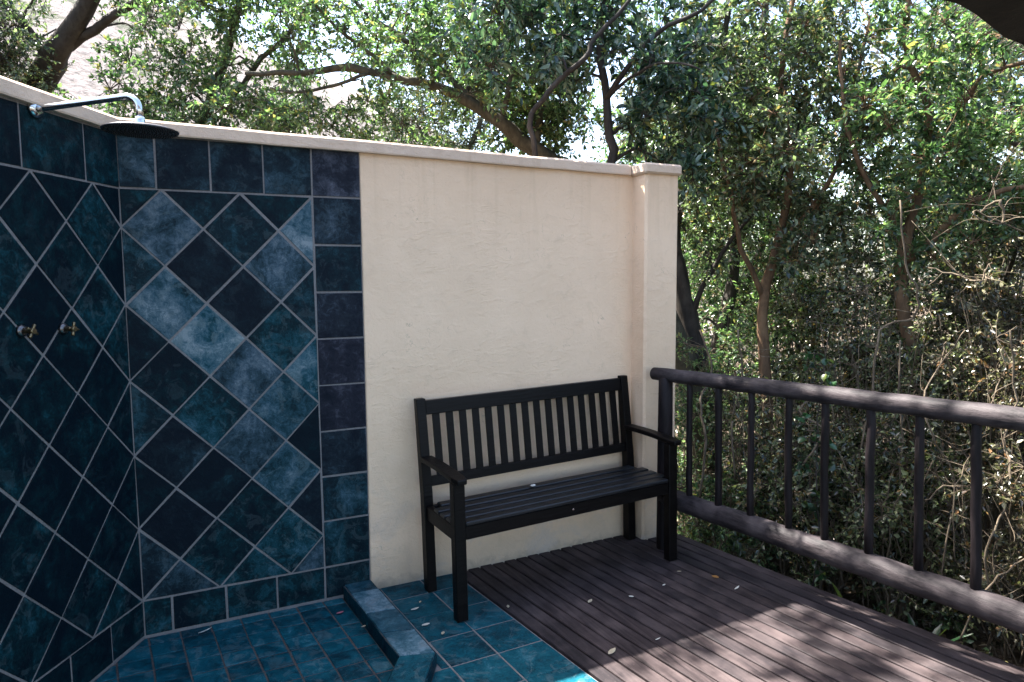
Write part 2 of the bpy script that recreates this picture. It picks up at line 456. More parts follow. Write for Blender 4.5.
class Plant:
    def __init__(s, seed):
        s.rng = np.random.default_rng(seed); s.wood = MB(); s.branch = MB()
        s.limb = []; s.pos = []; s.dir = []; s.nrm = []; s.len = []; s.wid = []
    def limbs(s, paths, jit=0.006, n=9, wob=.10):
        for k, p in enumerate(paths):
            q = smooth_path(p, 3, jit, s.rng)
            (s.wood if k == 0 else s.branch).tube(q[:, :3], q[:, 3], n if k == 0 else 6, wob=wob)
            s.limb.append(q)
    def cluster(s, c, R, nspray, nleaf, ll, lw, droop=0.15, link=True, upper=0.25, flat=0.0):
        rng = s.rng; c = np.array(c, float)
        if link and s.limb:
            A = np.concatenate(s.limb)
            d = np.linalg.norm(A[:, :3] - c, axis=1) + np.maximum(0, A[:, 2] - c[2]) * .8
            i = int(np.argmin(d)); a = A[i, :3]; r = max(.003, min(A[i, 3] * .5, .012))
            mid = (a + c) / 2 + rng.normal(0, .08, 3) * min(1, np.linalg.norm(c - a)) + np.array([0, 0, .05])
            q = smooth_path([(*a, r), (*mid, r * .75), (*c, .003)], 4, .004, rng)
            s.branch.tube(q[:, :3], q[:, 3], 5)
            s.limb.append(q[6:])
        for _ in range(nspray):
            d = unit(rng.normal(0, 1, 3) + np.array([0, 0, upper])); Ls = R * rng.uniform(.55, 1.15)
            p0 = c.copy(); p1 = c + d * Ls * .55 + rng.normal(0, .03, 3) * R; p2 = c + d * Ls - np.array([0, 0, droop * Ls])
            s.branch.tube([p0, p1, p2], [.0028, .0018, .0009], 3, caps=False)
            t = np.linspace(.18, 1, nleaf) ** .8
            tt = t[:, None]
            base = p0 * (1 - tt) ** 2 + 2 * p1 * tt * (1 - tt) + p2 * tt ** 2
            axis = unit(2 * (p1 - p0) * (1 - tt) + 2 * (p2 - p1) * tt)
            out = unit(rng.normal(0, 1, (nleaf, 3))); out = unit(out - axis * (out * axis).sum(1)[:, None])
            dd = unit(axis * rng.uniform(.3, 1.1, (nleaf, 1)) + out * rng.uniform(.6, 1.2, (nleaf, 1)))
            nn = unit(rng.normal(0, .75, (nleaf, 3)) + np.array([0, 0, 1.0]))
            nn = unit(nn - dd * (nn * dd).sum(1)[:, None])
            l = ll * rng.uniform(.6, 1.2, nleaf)
            s.pos.append(base); s.dir.append(dd); s.nrm.append(nn); s.len.append(l); s.wid.append(l * lw * rng.uniform(.8, 1.15, nleaf))
    def crown(s, center, radii, ncl, R, nspray, nleaf, ll, lw, keep=None, **kw):
        rng = s.rng; k = 0; tries = 0
        pts = []
        while k < ncl and tries < ncl * 60:
            tries += 1
            u = unit(rng.normal(0, 1, 3)) * rng.uniform(0, 1) ** .42
            p = np.array(center) + u * np.array(radii)
            if keep is not None and not keep(p): continue
            pts.append(p); k += 1
        if s.limb:
            A = np.concatenate(s.limb)[:, :3]
            pts.sort(key=lambda p: float(np.min(np.linalg.norm(A - p, axis=1))))
        for p in pts:
            s.cluster(p, R * rng.uniform(.75, 1.25), nspray, nleaf, ll, lw, **kw)
    def finish(s, name, bark, leafmat, loc, label, cat, group=None, detailed=False, trunk='trunk', crown='crown'):
        root = empty(name, loc, label, cat, group)
        inv = Vector(loc)
        def shift(mb): mb.v = [(v[0] - inv.x, v[1] - inv.y, v[2] - inv.z) for v in mb.v]
        if s.wood.v:
            shift(s.wood); s.wood.build(trunk, bark, root, recalc=False)
        if s.branch.v:
            shift(s.branch); b = s.branch.build('branches', bark, root, recalc=False)
        if s.pos:
            P = np.concatenate(s.pos) - np.array(loc)
            foliage_mesh(crown, P, np.concatenate(s.dir), np.concatenate(s.nrm), np.concatenate(s.len), np.concatenate(s.wid), leafmat, root, detailed)
        return root

PATHS = {
 'A': [[[-0.982, 3.309, 1.859, 0.1516], [-0.872, 3.315, 2.462, 0.1364], [-0.717, 3.281, 2.876, 0.1137], [-0.581, 3.125, 3.092, 0.0966], [-0.44, 2.96, 3.255, 0.0729], [-0.26, 2.785, 3.502, 0.0571], [-0.062, 2.728, 3.892, 0.0428], [0.28, 2.493, 4.327, 0.0245]], [[-0.504, 3.038, 3.163, 0.0478], [-0.261, 2.877, 3.297, 0.0328], [-0.033, 2.666, 3.422, 0.025], [0.242, 2.429, 3.505, 0.0175], [0.622, 2.154, 3.718, 0.0137]], [[-0.581, 3.125, 3.092, 0.0446], [-0.749, 3.122, 3.366, 0.0328], [-1.063, 3.304, 3.66, 0.0219], [-1.377, 3.486, 3.953, 0.0146]]],
 'B': [[[0.288, 2.344, 1.754, 0.0428], [0.381, 2.256, 2.444, 0.035], [0.477, 2.24, 2.757, 0.0315], [0.572, 2.222, 3.035, 0.028], [0.666, 2.095, 3.342, 0.024], [0.779, 2.084, 3.785, 0.0171], [1.005, 1.917, 4.334, 0.0134]], [[0.416, 2.246, 2.513, 0.0245], [0.611, 2.117, 2.742, 0.0208], [0.784, 2.0, 2.966, 0.0171], [1.012, 1.8, 3.199, 0.0134], [1.212, 1.742, 3.598, 0.0101]]],
 'C': [[[3.501, 0.647, 0.445, 0.1071], [3.169, 0.923, 1.587, 0.0893], [2.754, 1.064, 2.089, 0.07], [2.436, 1.132, 2.337, 0.0548], [2.186, 1.159, 2.507, 0.0436], [1.982, 1.273, 2.656, 0.0369], [1.741, 1.287, 2.736, 0.0295], [1.537, 1.391, 2.784, 0.0262], [1.274, 1.525, 2.838, 0.0262], [0.961, 1.561, 2.791, 0.0192], [0.633, 1.606, 2.757, 0.0125]], [[2.069, 1.225, 2.602, 0.0268], [1.783, 1.397, 2.925, 0.0201], [1.522, 1.429, 3.091, 0.0164], [1.297, 1.562, 3.322, 0.0131], [1.195, 1.647, 3.682, 0.0098]], [[1.566, 1.376, 2.777, 0.0164], [1.368, 1.491, 2.962, 0.0131], [1.177, 1.486, 3.089, 0.0112], [1.04, 1.568, 3.25, 0.0096]], [[1.391, 1.465, 2.811, 0.0131], [1.181, 1.56, 2.735, 0.0115], [0.955, 1.551, 2.657, 0.0096], [0.783, 1.637, 2.69, 0.0064]], [[2.436, 1.132, 2.337, 0.0308], [2.566, 1.224, 2.774, 0.0245], [2.777, 1.169, 3.26, 0.021], [2.778, 1.238, 3.957, 0.0175], [3.002, 1.205, 4.721, 0.014]], [[2.186, 1.159, 2.507, 0.0235], [2.274, 1.15, 2.854, 0.0168], [2.25, 1.202, 3.255, 0.0134], [2.185, 1.287, 3.79, 0.0101]]],
 'D': [[[2.501, 0.311, 1.15, 0.0359], [2.537, 0.371, 1.924, 0.0299], [2.562, 0.389, 2.221, 0.0269], [2.543, 0.427, 2.519, 0.0239], [2.527, 0.471, 2.876, 0.0209], [2.592, 0.486, 3.352, 0.0179], [2.731, 0.366, 3.943, 0.0117]], [[2.526, 0.341, 1.566, 0.0209], [2.163, 0.32, 1.818, 0.0171], [1.992, 0.332, 2.224, 0.0152], [2.01, 0.317, 2.395, 0.0151], [2.121, 0.244, 2.539, 0.0164], [2.221, 0.15, 2.642, 0.0148], [2.285, 0.13, 2.759, 0.0135], [2.444, 0.072, 2.951, 0.0108], [2.566, 0.045, 3.273, 0.0081]], [[2.543, 0.427, 2.519, 0.012], [2.609, 0.183, 2.635, 0.0085], [2.623, -0.048, 2.617, 0.0067], [2.706, -0.208, 2.542, 0.0052]], [[2.543, 0.427, 2.519, 0.0179], [2.668, 0.171, 2.805, 0.0142], [2.861, -0.021, 2.933, 0.0111], [3.068, -0.106, 3.097, 0.0083]]],
 'E': [[[3.614, 0.63, -0.302, 0.0947], [3.608, 0.705, 0.424, 0.0874], [3.579, 0.755, 0.788, 0.0802], [3.536, 0.809, 1.115, 0.0729], [3.49, 0.86, 1.406, 0.0656], [3.476, 0.907, 1.805, 0.0401], [3.594, 0.907, 2.385, 0.0291], [3.748, 0.782, 3.005, 0.0214], [3.916, 0.785, 3.857, 0.0143]], [[3.536, 0.809, 1.115, 0.0255], [3.565, 0.712, 1.405, 0.0179], [3.713, 0.562, 1.753, 0.014], [3.934, 0.38, 2.12, 0.0103], [4.076, 0.351, 2.528, 0.0068]], [[3.49, 0.86, 1.406, 0.0291], [3.317, 0.893, 2.012, 0.0214], [3.212, 0.994, 2.511, 0.0179], [3.238, 1.038, 3.08, 0.0143]]],
 'F': [[[3.701, 0.154, -0.164, 0.0436], [3.708, 0.217, 0.504, 0.0402], [3.707, 0.268, 1.005, 0.0369], [3.721, 0.291, 1.305, 0.0335], [3.809, 0.281, 1.638, 0.0302], [3.918, 0.281, 2.172, 0.0235], [3.885, 0.357, 2.773, 0.0201], [4.043, 0.36, 3.573, 0.0134]], [[3.721, 0.291, 1.305, 0.0201], [3.529, 0.305, 1.636, 0.0164], [3.404, 0.293, 2.016, 0.0128], [3.338, 0.37, 2.464, 0.0096]], [[3.809, 0.281, 1.638, 0.0201], [4.069, 0.087, 2.089, 0.0164], [4.119, -0.005, 2.521, 0.0128], [4.261, -0.017, 3.094, 0.0096]]],
 'G': [[[4.418, -0.438, -0.357, 0.0481], [4.303, -0.409, 0.496, 0.0439], [4.289, -0.346, 1.058, 0.0407], [4.26, -0.298, 1.402, 0.0376], [4.32, -0.295, 1.713, 0.0345], [4.414, -0.308, 2.056, 0.0282], [4.38, -0.361, 2.468, 0.0214], [4.262, -0.261, 2.896, 0.0184], [4.373, -0.254, 3.505, 0.0122]], [[4.295, -0.3, 1.545, 0.0251], [4.371, -0.435, 1.688, 0.0245], [4.441, -0.563, 1.859, 0.0209], [4.551, -0.72, 1.952, 0.0175], [4.726, -0.912, 1.994, 0.0114]], [[4.414, -0.308, 2.056, 0.0188], [4.545, -0.442, 2.467, 0.0153], [4.585, -0.555, 2.65, 0.0149], [4.77, -0.751, 2.705, 0.0117]], [[4.32, -0.295, 1.713, 0.0188], [4.027, -0.238, 1.984, 0.0153], [3.91, -0.138, 2.411, 0.0122], [3.905, -0.087, 2.899, 0.0092]]],
 'I': [[[3.629, 1.239, -0.834, 0.0816], [4.171, 1.161, 1.031, 0.053], [4.296, 1.165, 1.681, 0.0449], [4.297, 1.245, 2.494, 0.0367], [4.559, 1.207, 3.386, 0.0286], [4.677, 1.246, 4.361, 0.0204]]],
 'l1': [[[3.277, -0.729, 0.106, 0.0043], [3.38, -0.73, 0.602, 0.0051], [3.438, -0.735, 0.837, 0.0058], [3.491, -0.727, 1.176, 0.0058], [3.597, -0.828, 1.24, 0.0064], [3.583, -0.863, 1.386, 0.0056], [3.53, -0.822, 1.528, 0.0049], [3.522, -0.787, 1.843, 0.0042]]],
 'l2': [[[3.296, -1.201, -0.049, 0.0045], [3.406, -1.199, 0.508, 0.0039], [3.329, -1.145, 0.671, 0.0039], [3.297, -1.109, 0.88, 0.0039], [3.467, -1.065, 1.029, 0.0033], [3.583, -1.105, 1.196, 0.0026]]],
 'l3': [[[3.179, -1.206, 0.448, 0.0031], [3.284, -1.25, 0.515, 0.0037], [3.405, -1.31, 0.505, 0.0031], [3.571, -1.384, 0.58, 0.0025]]],
 'l4': [[[3.188, -1.345, 0.218, 0.0024], [3.192, -1.321, 0.48, 0.0024], [3.26, -1.335, 0.675, 0.0024], [3.334, -1.355, 0.827, 0.0024], [3.508, -1.313, 0.986, 0.0025]]],
 'l5': [[[3.366, -1.001, 0.056, 0.0054], [3.358, -0.967, 0.352, 0.0054], [3.385, -0.951, 0.648, 0.0048], [3.372, -0.925, 0.845, 0.0041], [3.394, -0.907, 1.141, 0.0041]]],
 'l6': [[[3.733, -0.813, 1.498, 0.0043], [3.779, -0.951, 1.455, 0.0049], [3.755, -1.054, 1.425, 0.0041], [3.798, -1.068, 1.493, 0.0034], [3.822, -1.077, 1.523, 0.0028]]],
 'l7': [[[3.568, -1.154, 1.747, 0.0051], [3.546, -1.25, 1.796, 0.0056], [3.558, -1.266, 1.696, 0.005], [3.48, -1.228, 1.697, 0.0037], [3.442, -1.205, 1.742, 0.0037], [3.66, -1.322, 1.637, 0.0037]]],
 'l8': [[[2.87, -0.078, 0.166, 0.0064], [2.913, -0.064, 0.514, 0.008], [2.965, 0.043, 0.729, 0.0066], [3.107, 0.102, 0.894, 0.0067], [3.121, 0.231, 1.131, 0.0052]]],
 'l9': [[[3.059, -0.159, 0.281, 0.0064], [3.059, -0.124, 0.629, 0.0064], [3.123, -0.132, 0.861, 0.0048], [3.115, -0.099, 1.152, 0.0048]]],
 'l10': [[[3.228, -1.497, 0.006, 0.0058], [3.202, -1.459, 0.259, 0.0047], [3.267, -1.474, 0.427, 0.0047], [3.32, -1.483, 0.595, 0.0047], [3.409, -1.401, 0.739, 0.006], [3.456, -1.406, 0.913, 0.0048], [3.451, -1.373, 1.218, 0.0036]]],
 'l11': [[[2.991, -1.496, -0.024, 0.0034], [3.092, -1.525, 0.178, 0.0045], [3.207, -1.571, 0.279, 0.0034], [3.34, -1.626, 0.379, 0.0034]]],
 'l12': [[[3.08, -0.599, 0.448, 0.0058], [3.194, -0.634, 0.656, 0.0058], [3.176, -0.505, 0.742, 0.0045], [3.351, -0.577, 0.875, 0.0045]]],
}

# ------------------------------------------------------------------ ground and hill
def ground_z(x, y):
    z = -0.32 - 0.10 * max(0, min(1, (x - 3.0) / 3)) + 0.05 * math.sin(x * 1.7 + y * .9) * math.sin(y * 1.3)
    return z
def terrain():
    mb = MB()
    xs = [-700, -200, -60, -25, -12] + list(np.arange(-8, 12.01, .5)) + [16, 25, 60, 200, 700]
    ys = [-700, -200, -60, -25, -12] + list(np.arange(-8, 12.01, .5)) + [16, 25, 60, 200, 700]
    v = [(x, y, ground_z(x, y) + (random.uniform(-.02, .02) if abs(x) < 13 and abs(y) < 13 else 0)) for x in xs for y in ys]
    n = len(ys); f = [(i * n + j, (i + 1) * n + j, (i + 1) * n + j + 1, i * n + j + 1) for i in range(len(xs) - 1) for j in range(n - 1)]
    mb.faces(v, f, smooth=True)
    m = NT('leaf_litter_soil'); P = m.pos()
    a = m.noise(P, 3, 5, .6); b = m.noise(P, 45, 6, .75, .6)
    vo = m.new('ShaderNodeTexVoronoi'); m.link(P, vo.inputs['Vector']); vo.inputs['Scale'].default_value = 38
    c = m.mix(m.ramp(b, [(.35, 0.), (.65, 1.)]), (.03, .022, .015), (.12, .088, .06))
    c = m.mix(m.ramp(a, [(.4, 0.), (.7, .5)]), c, (.13, .10, .07))
    c = m.mix(m.math('MULTIPLY', vo.outputs['Distance'], .6), c, (.05, .035, .02))
    m.princ(c, .9, nrm=m.bump(m.math('ADD', b, vo.outputs['Distance']), .8, .02), spec=.2)
    o = mb.build('ground', m.m); tag(o, 'bare ground covered in brown leaf litter below the deck', kind='structure')
terrain()

def hill():
    mb = MB(); nx, ny = 60, 22; v = []
    for i in range(nx + 1):
        az = math.radians(-75 + 118 * i / nx)                   # from +y towards +x
        for j in range(ny + 1):
            r = 14 + 46 * j / ny
            H = 19.5 * max(0.0, 1 - max(0, math.degrees(az) + 6) / 46) ** .6
            h = H * (1 - math.cos(PI * min(1, (j / ny) * 1.35))) / 2
            v.append((r * math.sin(az), -3 + r * math.cos(az), -.5 + h + .5 * math.sin(i * .8 + j * .6) * (j / ny) + random.uniform(-.15, .15)))
    n = ny + 1
    mb.faces(v, [(i * n + j, (i + 1) * n + j, (i + 1) * n + j + 1, i * n + j + 1) for i in range(nx) for j in range(ny)], smooth=True)
    m = NT('dry_hillside'); P = m.pos()
    a = m.noise(P, .5, 6, .7); b = m.noise(P, 2.3, 6, .75); 
    c = m.mix(m.ramp(b, [(.35, 0.), (.6, 1.)]), (.10, .085, .078), (.23, .195, .185))
    c = m.mix(m.ramp(a, [(.52, 0.), (.60, .9)]), c, (.035, .045, .022))
    m.princ(c, .9, nrm=m.bump(b, .8, .3), spec=.2)
    o = mb.build('hill', m.m); tag(o, 'pale dry hillside behind the trees at the left', kind='structure')
hill()

# ------------------------------------------------------------------ tile helpers
def clip(poly, a, b, c):
    """keep the side a*x+b*y<=c"""
    out = []
    for i in range(len(poly)):
        p, q = poly[i], poly[(i + 1) % len(poly)]
        dp, dq = a * p[0] + b * p[1] - c, a * q[0] + b * q[1] - c
        if dp <= 0: out.append(p)
        if dp * dq < 0:
            t = dp / (dp - dq); out.append((p[0] + (q[0] - p[0]) * t, p[1] + (q[1] - p[1]) * t))
    return out
def area(poly):
    return .5 * sum(poly[i][0] * poly[(i + 1) % len(poly)][1] - poly[(i + 1) % len(poly)][0] * poly[i][1] for i in range(len(poly)))
def inset(poly, g):
    if area(poly) < 0: poly = poly[::-1]
    res = list(poly)
    for i in range(len(poly)):
        p, q = poly[i], poly[(i + 1) % len(poly)]
        dx, dy = q[0] - p[0], q[1] - p[1]; L = math.hypot(dx, dy)
        if L < 1e-6: continue
        nx, ny = dy / L, -dx / L                                  # outward normal
        res = clip(res, nx, ny, nx * p[0] + ny * p[1] - g)
        if len(res) < 3: return []
    out = []
    for p in res:
        if not out or math.hypot(p[0] - out[-1][0], p[1] - out[-1][1]) > 1e-4: out.append(p)
    if len(out) > 2 and math.hypot(out[0][0] - out[-1][0], out[0][1] - out[-1][1]) < 1e-4: out.pop()
    return out
def tile(mb, poly, fr, tone, hue=0.0, g=.0040, h=.004, tilt=.0010, bev=.0014):
    """fr(a,b,h) -> world"""
    p0 = inset(poly, g * random.uniform(.75, 1.35))
    if len(p0) < 3 or abs(area(p0)) < 1e-4: return
    p0 = [(a + random.uniform(-.0012, .0012), b + random.uniform(-.0012, .0012)) for a, b in p0]
    p1 = inset(p0, bev)
    if len(p1) != len(p0): return
    # keep corresponding order
    k = min(range(len(p1)), key=lambda i: math.hypot(p1[i][0] - p0[0][0], p1[i][1] - p0[0][1]))
    if area(p0) < 0: p0 = p0[::-1]; k = min(range(len(p1)), key=lambda i: math.hypot(p1[i][0] - p0[0][0], p1[i][1] - p0[0][1]))
    p1 = p1[k:] + p1[:k]
    ca = sum(p[0] for p in p0) / len(p0); cb = sum(p[1] for p in p0) / len(p0)
    ta, tb, hh = random.uniform(-1, 1) * tilt / .1, random.uniform(-1, 1) * tilt / .1, h + random.uniform(-.001, .001)
    n = len(p0)
    H = lambda a, b: hh + ta * (a - ca) + tb * (b - cb)
    v = [fr(a, b, -.002) for a, b in p0] + [fr(a, b, H(a, b) - bev * .7) for a, b in p0] + [fr(a, b, H(a, b)) for a, b in p1]
    f = [tuple(range(2 * n, 3 * n))]
    for r in (0, n):
        for i in range(n): j = (i + 1) % n; f.append((r + i, r + j, r + n + j, r + n + i))
    mb.faces(v, f, (tone, hue))

TH = 1.0274
Ldir = Vector((-math.cos(TH), -math.sin(TH), 0)); Ndir = Vector((math.sin(TH), -math.cos(TH), 0))
def fr_back(a, b, h): return (a, -h, b)
def fr_left(a, b, h):
    p = Ldir * a + Ndir * h; return (p.x, p.y, b)
Z0, UV, UH, UL = .1505, .152, .1469, .1464
XT = .945                                      # tile / plaster edge
TT = .003                                      # tile thickness; grout face sits 6 mm behind the tile face
def top_z(x): return 2.089 - .011 * max(0, x)

back_tone = {(1,10):.62,(3,10):.30,(5,10):.72,(2,11):.16,(4,11):.12,(0,11):.22,(0,9):.42,(2,9):.20,(4,9):.58,(1,8):.62,(3,8):.18,(5,8):.30,
 (0,7):.10,(2,7):.80,(4,7):.30,(1,6):.20,(3,6):.62,(5,6):.66,(0,5):.26,(2,5):.34,(4,5):.56,(1,4):.16,(3,4):.50,(5,4):.06,(0,3):.08,(2,3):.06,
 (4,3):.56,(1,2):.05,(3,2):.24,(5,2):.16,(0,1):.36,(2,1):.26,(4,1):.48,(1,0):.46,(3,0):.40,(5,0):.40}

def tiled_panel(mb, fr, ulen, unit_h, tones, top_j, bot_j, rnd, xmax):
    nU = int(ulen / unit_h) + 2
    lim = 5 * unit_h if tones else xmax
    for u in range(0, nU + 1):
        for v in range(0, 12):
            if (u + v) % 2 == 0: continue
            poly = [((u - 1) * unit_h, Z0 + v * UV), (u * unit_h, Z0 + (v - 1) * UV), ((u + 1) * unit_h, Z0 + v * UV), (u * unit_h, Z0 + (v + 1) * UV)]
            for a, b, c in ((-1, 0, 0), (1, 0, lim), (0, -1, -Z0), (0, 1, Z0 + 11 * UV)):
                poly = clip(poly, a, b, c)
                if len(poly) < 3: break
            if len(poly) < 3: continue
            t = tones.get((u, v), .3) if tones else rnd()
            tile(mb, poly, fr, t, h=TT, hue=random.choice([0, 0, .15, .35]) if tones else 0)
    zt = Z0 + 11 * UV
    for js, z0, z1 in ((top_j, zt, 2.03), (bot_j, .0, Z0)):
        for a, b in zip(js[:-1], js[1:]):
            tile(mb, [(a, z0), (b, z0), (b, z1), (a, z1)], fr, (random.uniform(.26, .44) if z0 > 1 else random.uniform(.2, .34)) if tones else rnd() + .03, h=TT, hue=.35 if (tones and z0 > 1) else 0)

# ---- back garden wall: core, plaster face, tile cladding, coping, pillar
gw = empty('garden_wall', (0, 0, 0), 'cream plastered garden wall with blue slate shower tiles on its left part, behind the bench', 'wall')
mb = MB()
mb.box((XT + .001, -.0045, -.4), (2.645, .20, 2.05), .004)
o = mb.build('plaster_face', M_plaster, gw)
# subdivide the plaster a little and make it gently uneven
import bmesh
def uneven(o, amp, scale, cuts):
    bm = bmesh.new(); bm.from_mesh(o.data)
    bmesh.ops.subdivide_edges(bm, edges=[e for e in bm.edges if e.calc_length() > .3], cuts=cuts, use_grid_fill=True)
    from mathutils import noise
    for v in bm.verts:
        w = o.matrix_world @ v.co if False else v.co
        v.co += Vector((noise.noise(w * scale) * amp, noise.noise(w * scale + Vector((9, 3, 1))) * amp, 0))
    bm.to_mesh(o.data); bm.free()
mb = MB(); mb.box((-.10, .0, -.4), (XT - .0005, .20, 2.05), 0)
mb.build('grout_face', M_grout, gw)
mb = MB()
tiled_panel(mb, fr_back, 5 * UH, UH, back_tone, [0, .131, .33, .535, 5 * UH], [0, .107, .317, .526, 5 * UH], None, 0)
zs = [Z0 + 11 * UV - .2085 * k for k in range(0, 9)]; zs[-1] = Z0; zs = [2.03] + zs + [0.0]
ct = [.44, .36, .24, .26, .30, .30, .22, .38, .30, .22]; ch = [.8, .5, .2, .7, .9, .9, .5, .2, .1, .1]
for k in range(len(zs) - 1):
    tile(mb, [(5 * UH, zs[k + 1]), (XT, zs[k + 1]), (XT, zs[k]), (5 * UH, zs[k])], fr_back, ct[k], ch[k], h=TT)
mb.build('wall_tiles', MS_wall, gw)
# pale worn patch on one tile (its own thin slate layer is part of the tile's look)
mb = MB()
mb.box((2.43, -.122, -.4), (2.650, .20, 2.045), .012)
mb.build('pillar', M_plaster, gw)
def coping(mb, a, b, n, z0, z1, back=.23, front=.022, hh=.056, seg=8):
    """slightly wavy bar from a to b; n = inward normal"""
    a, b, n = Vector(a), Vector(b), Vector(n); ring = []
    for i in range(seg + 1):
        t = i / seg; p = a.lerp(b, t); zt = z0 + (z1 - z0) * t + random.uniform(-.0015, .0015); f = front + random.uniform(-.002, .002)
        prof = [(f, zt - hh), (f + .002, zt - hh + .006), (f, zt - .010), (f - .010, zt), (-back + .01, zt + .006), (-back, zt - .01), (-back, zt - hh)]
        ring.append([p + n * o_ + Vector((0, 0, z_)) for o_, z_ in prof])
    m_ = len(ring[0]); v = [q for r in ring for q in r]; f = []
    for i in range(seg):
        for k in range(m_): f.append((i * m_ + k, i * m_ + (k + 1) % m_, (i + 1) * m_ + (k + 1) % m_, (i + 1) * m_ + k))
    f.append(tuple(range(m_))); f.append(tuple(range(seg * m_, seg * m_ + m_))[::-1])
    mb.faces(v, f)
mb = MB()
tb = math.tan((PI - TH) / 2 - PI / 2 + PI / 2) if False else 0
cl = .03 / math.tan((PI - TH) / 2)                 # mitre offset of the inner face at the corner
coping(mb, (-.012, 0, 0), (2.405, 0, 0), (0, -1, 0), top_z(0), top_z(2.4), seg=12)
mb.box((2.410, -.142, 2.004), (2.656, .226, 2.060), .010)
mb.build('coping', M_coping, gw)

# ---- left shower wall
lw_ = empty('shower_wall', (0, 0, 0), 'dark blue slate tiled shower wall with plastered coping at the left edge', 'wall')
def lbox(mb, a0, a1, h0, h1, z0, z1):
    v = [fr_left(a, z, h) for a in (a0, a1) for h in (h0, h1) for z in (z0, z1)]
    mb.faces(v, [(0, 1, 3, 2), (4, 6, 7, 5), (0, 4, 5, 1), (2, 3, 7, 6), (0, 2, 6, 4), (1, 5, 7, 3)])
mb = MB(); lbox(mb, .0, 3.0, -.2, .0, -.4, 2.05); mb.build('grout_face', M_grout, lw_)
rr = random.Random(3)
mb = MB()
tj = [0, .18 - .0] + [.18 + .29 * 0]
tj = [0, .18, .47 - .085, .59, .80, 1.0, 1.21, 1.42, 1.63, 1.84, 2.05, 2.26, 2.47, 2.68, 2.9]
tj = [0, .18, .325 + .0, .47, .675, .88, 1.09, 1.3, 1.5, 1.71, 1.92, 2.13, 2.34, 2.55, 2.76, 2.9]
tj = [0, .18, .47 - .29 + .205, .59, .795, 1.0, 1.21, 1.42, 1.63, 1.84, 2.05, 2.26, 2.47, 2.68, 2.9]
tj = [0, .18, .47, .675, .88, 1.085, 1.29, 1.5, 1.7, 1.91, 2.12, 2.33, 2.54, 2.75, 2.9]
tiled_panel(mb, fr_left, 2.9, UL, None, tj, [0, .197, .408, .61, .82, 1.03, 1.24, 1.45, 1.66, 1.87, 2.08, 2.29, 2.5, 2.71, 2.9], lambda: rr.choice([.05, .07, .09, .12, .12, .16, .22, .30]), 2.9)
mb.build('wall_tiles', MS_wall, lw_)
mb = MB()
n_ = Ndir
a_ = Vector((0, 0, 0)) + Ldir * .012
coping(mb, tuple(Ldir * -.0), tuple(Ldir * 3.0), tuple(Ndir), top_z(0) + .001, top_z(0) + .004, seg=14)
mb.build('coping', M_coping, lw_)

# ------------------------------------------------------------------ shower floor, kerb, tile floor, deck
def fr_floor(z0):
    return lambda a, b, h: (a, b, z0 + h)
PAN = [(0.0, 0.0), (.812, 0.0), (.866, -.705)]
def along(p, k): return (p[0] + Ldir.x * k, p[1] + Ldir.y * k)
PAN_L = PAN + [along(PAN[2], 2.4), along((0, 0), 3.0)]
mb = MB(); mb.poly([(x, y, -.0115) for x, y in PAN_L]); mb.build('shower_floor', M_dgrout); 
o = bpy.data.objects['shower_floor']; tag(o, 'shower floor laid with small blue slate tiles', kind='structure')
def clip_convex(poly, cv):
    s_ = 1 if area(cv) > 0 else -1
    for i in range(len(cv)):
        p, q = cv[i], cv[(i + 1) % len(cv)]; dx, dy = (q[0] - p[0]) * s_, (q[1] - p[1]) * s_
        poly = clip(poly, dy, -dx, dy * p[0] - dx * p[1])
        if len(poly) < 3: return []
    return poly
mb = MB()
# the pan is a pentagon (convex after splitting at the kerb bend)
ox, oy = .373 - .118 * 1, -.066
for i in range(-14, 8):
    for j in range(-2, 26):
        def gp(i, j): return (ox + .1175 * i + .0100 * j + .0012 * math.sin(3 * i + j), oy - .104 * j + .002 * i + .002 * math.sin(2 * j + i))
        poly = clip_convex([gp(i, j), gp(i + 1, j), gp(i + 1, j + 1), gp(i, j + 1)][::-1], PAN_L)
        if len(poly) >= 3: tile(mb, poly, fr_floor(-.016), random.choice([.34, .40, .46, .52, .58, .62]), g=.0032, h=.008, tilt=.0005, bev=.002)
tl = mb.build('floor_tiles', MS_floor); tl.parent = bpy.data.objects['shower_floor']

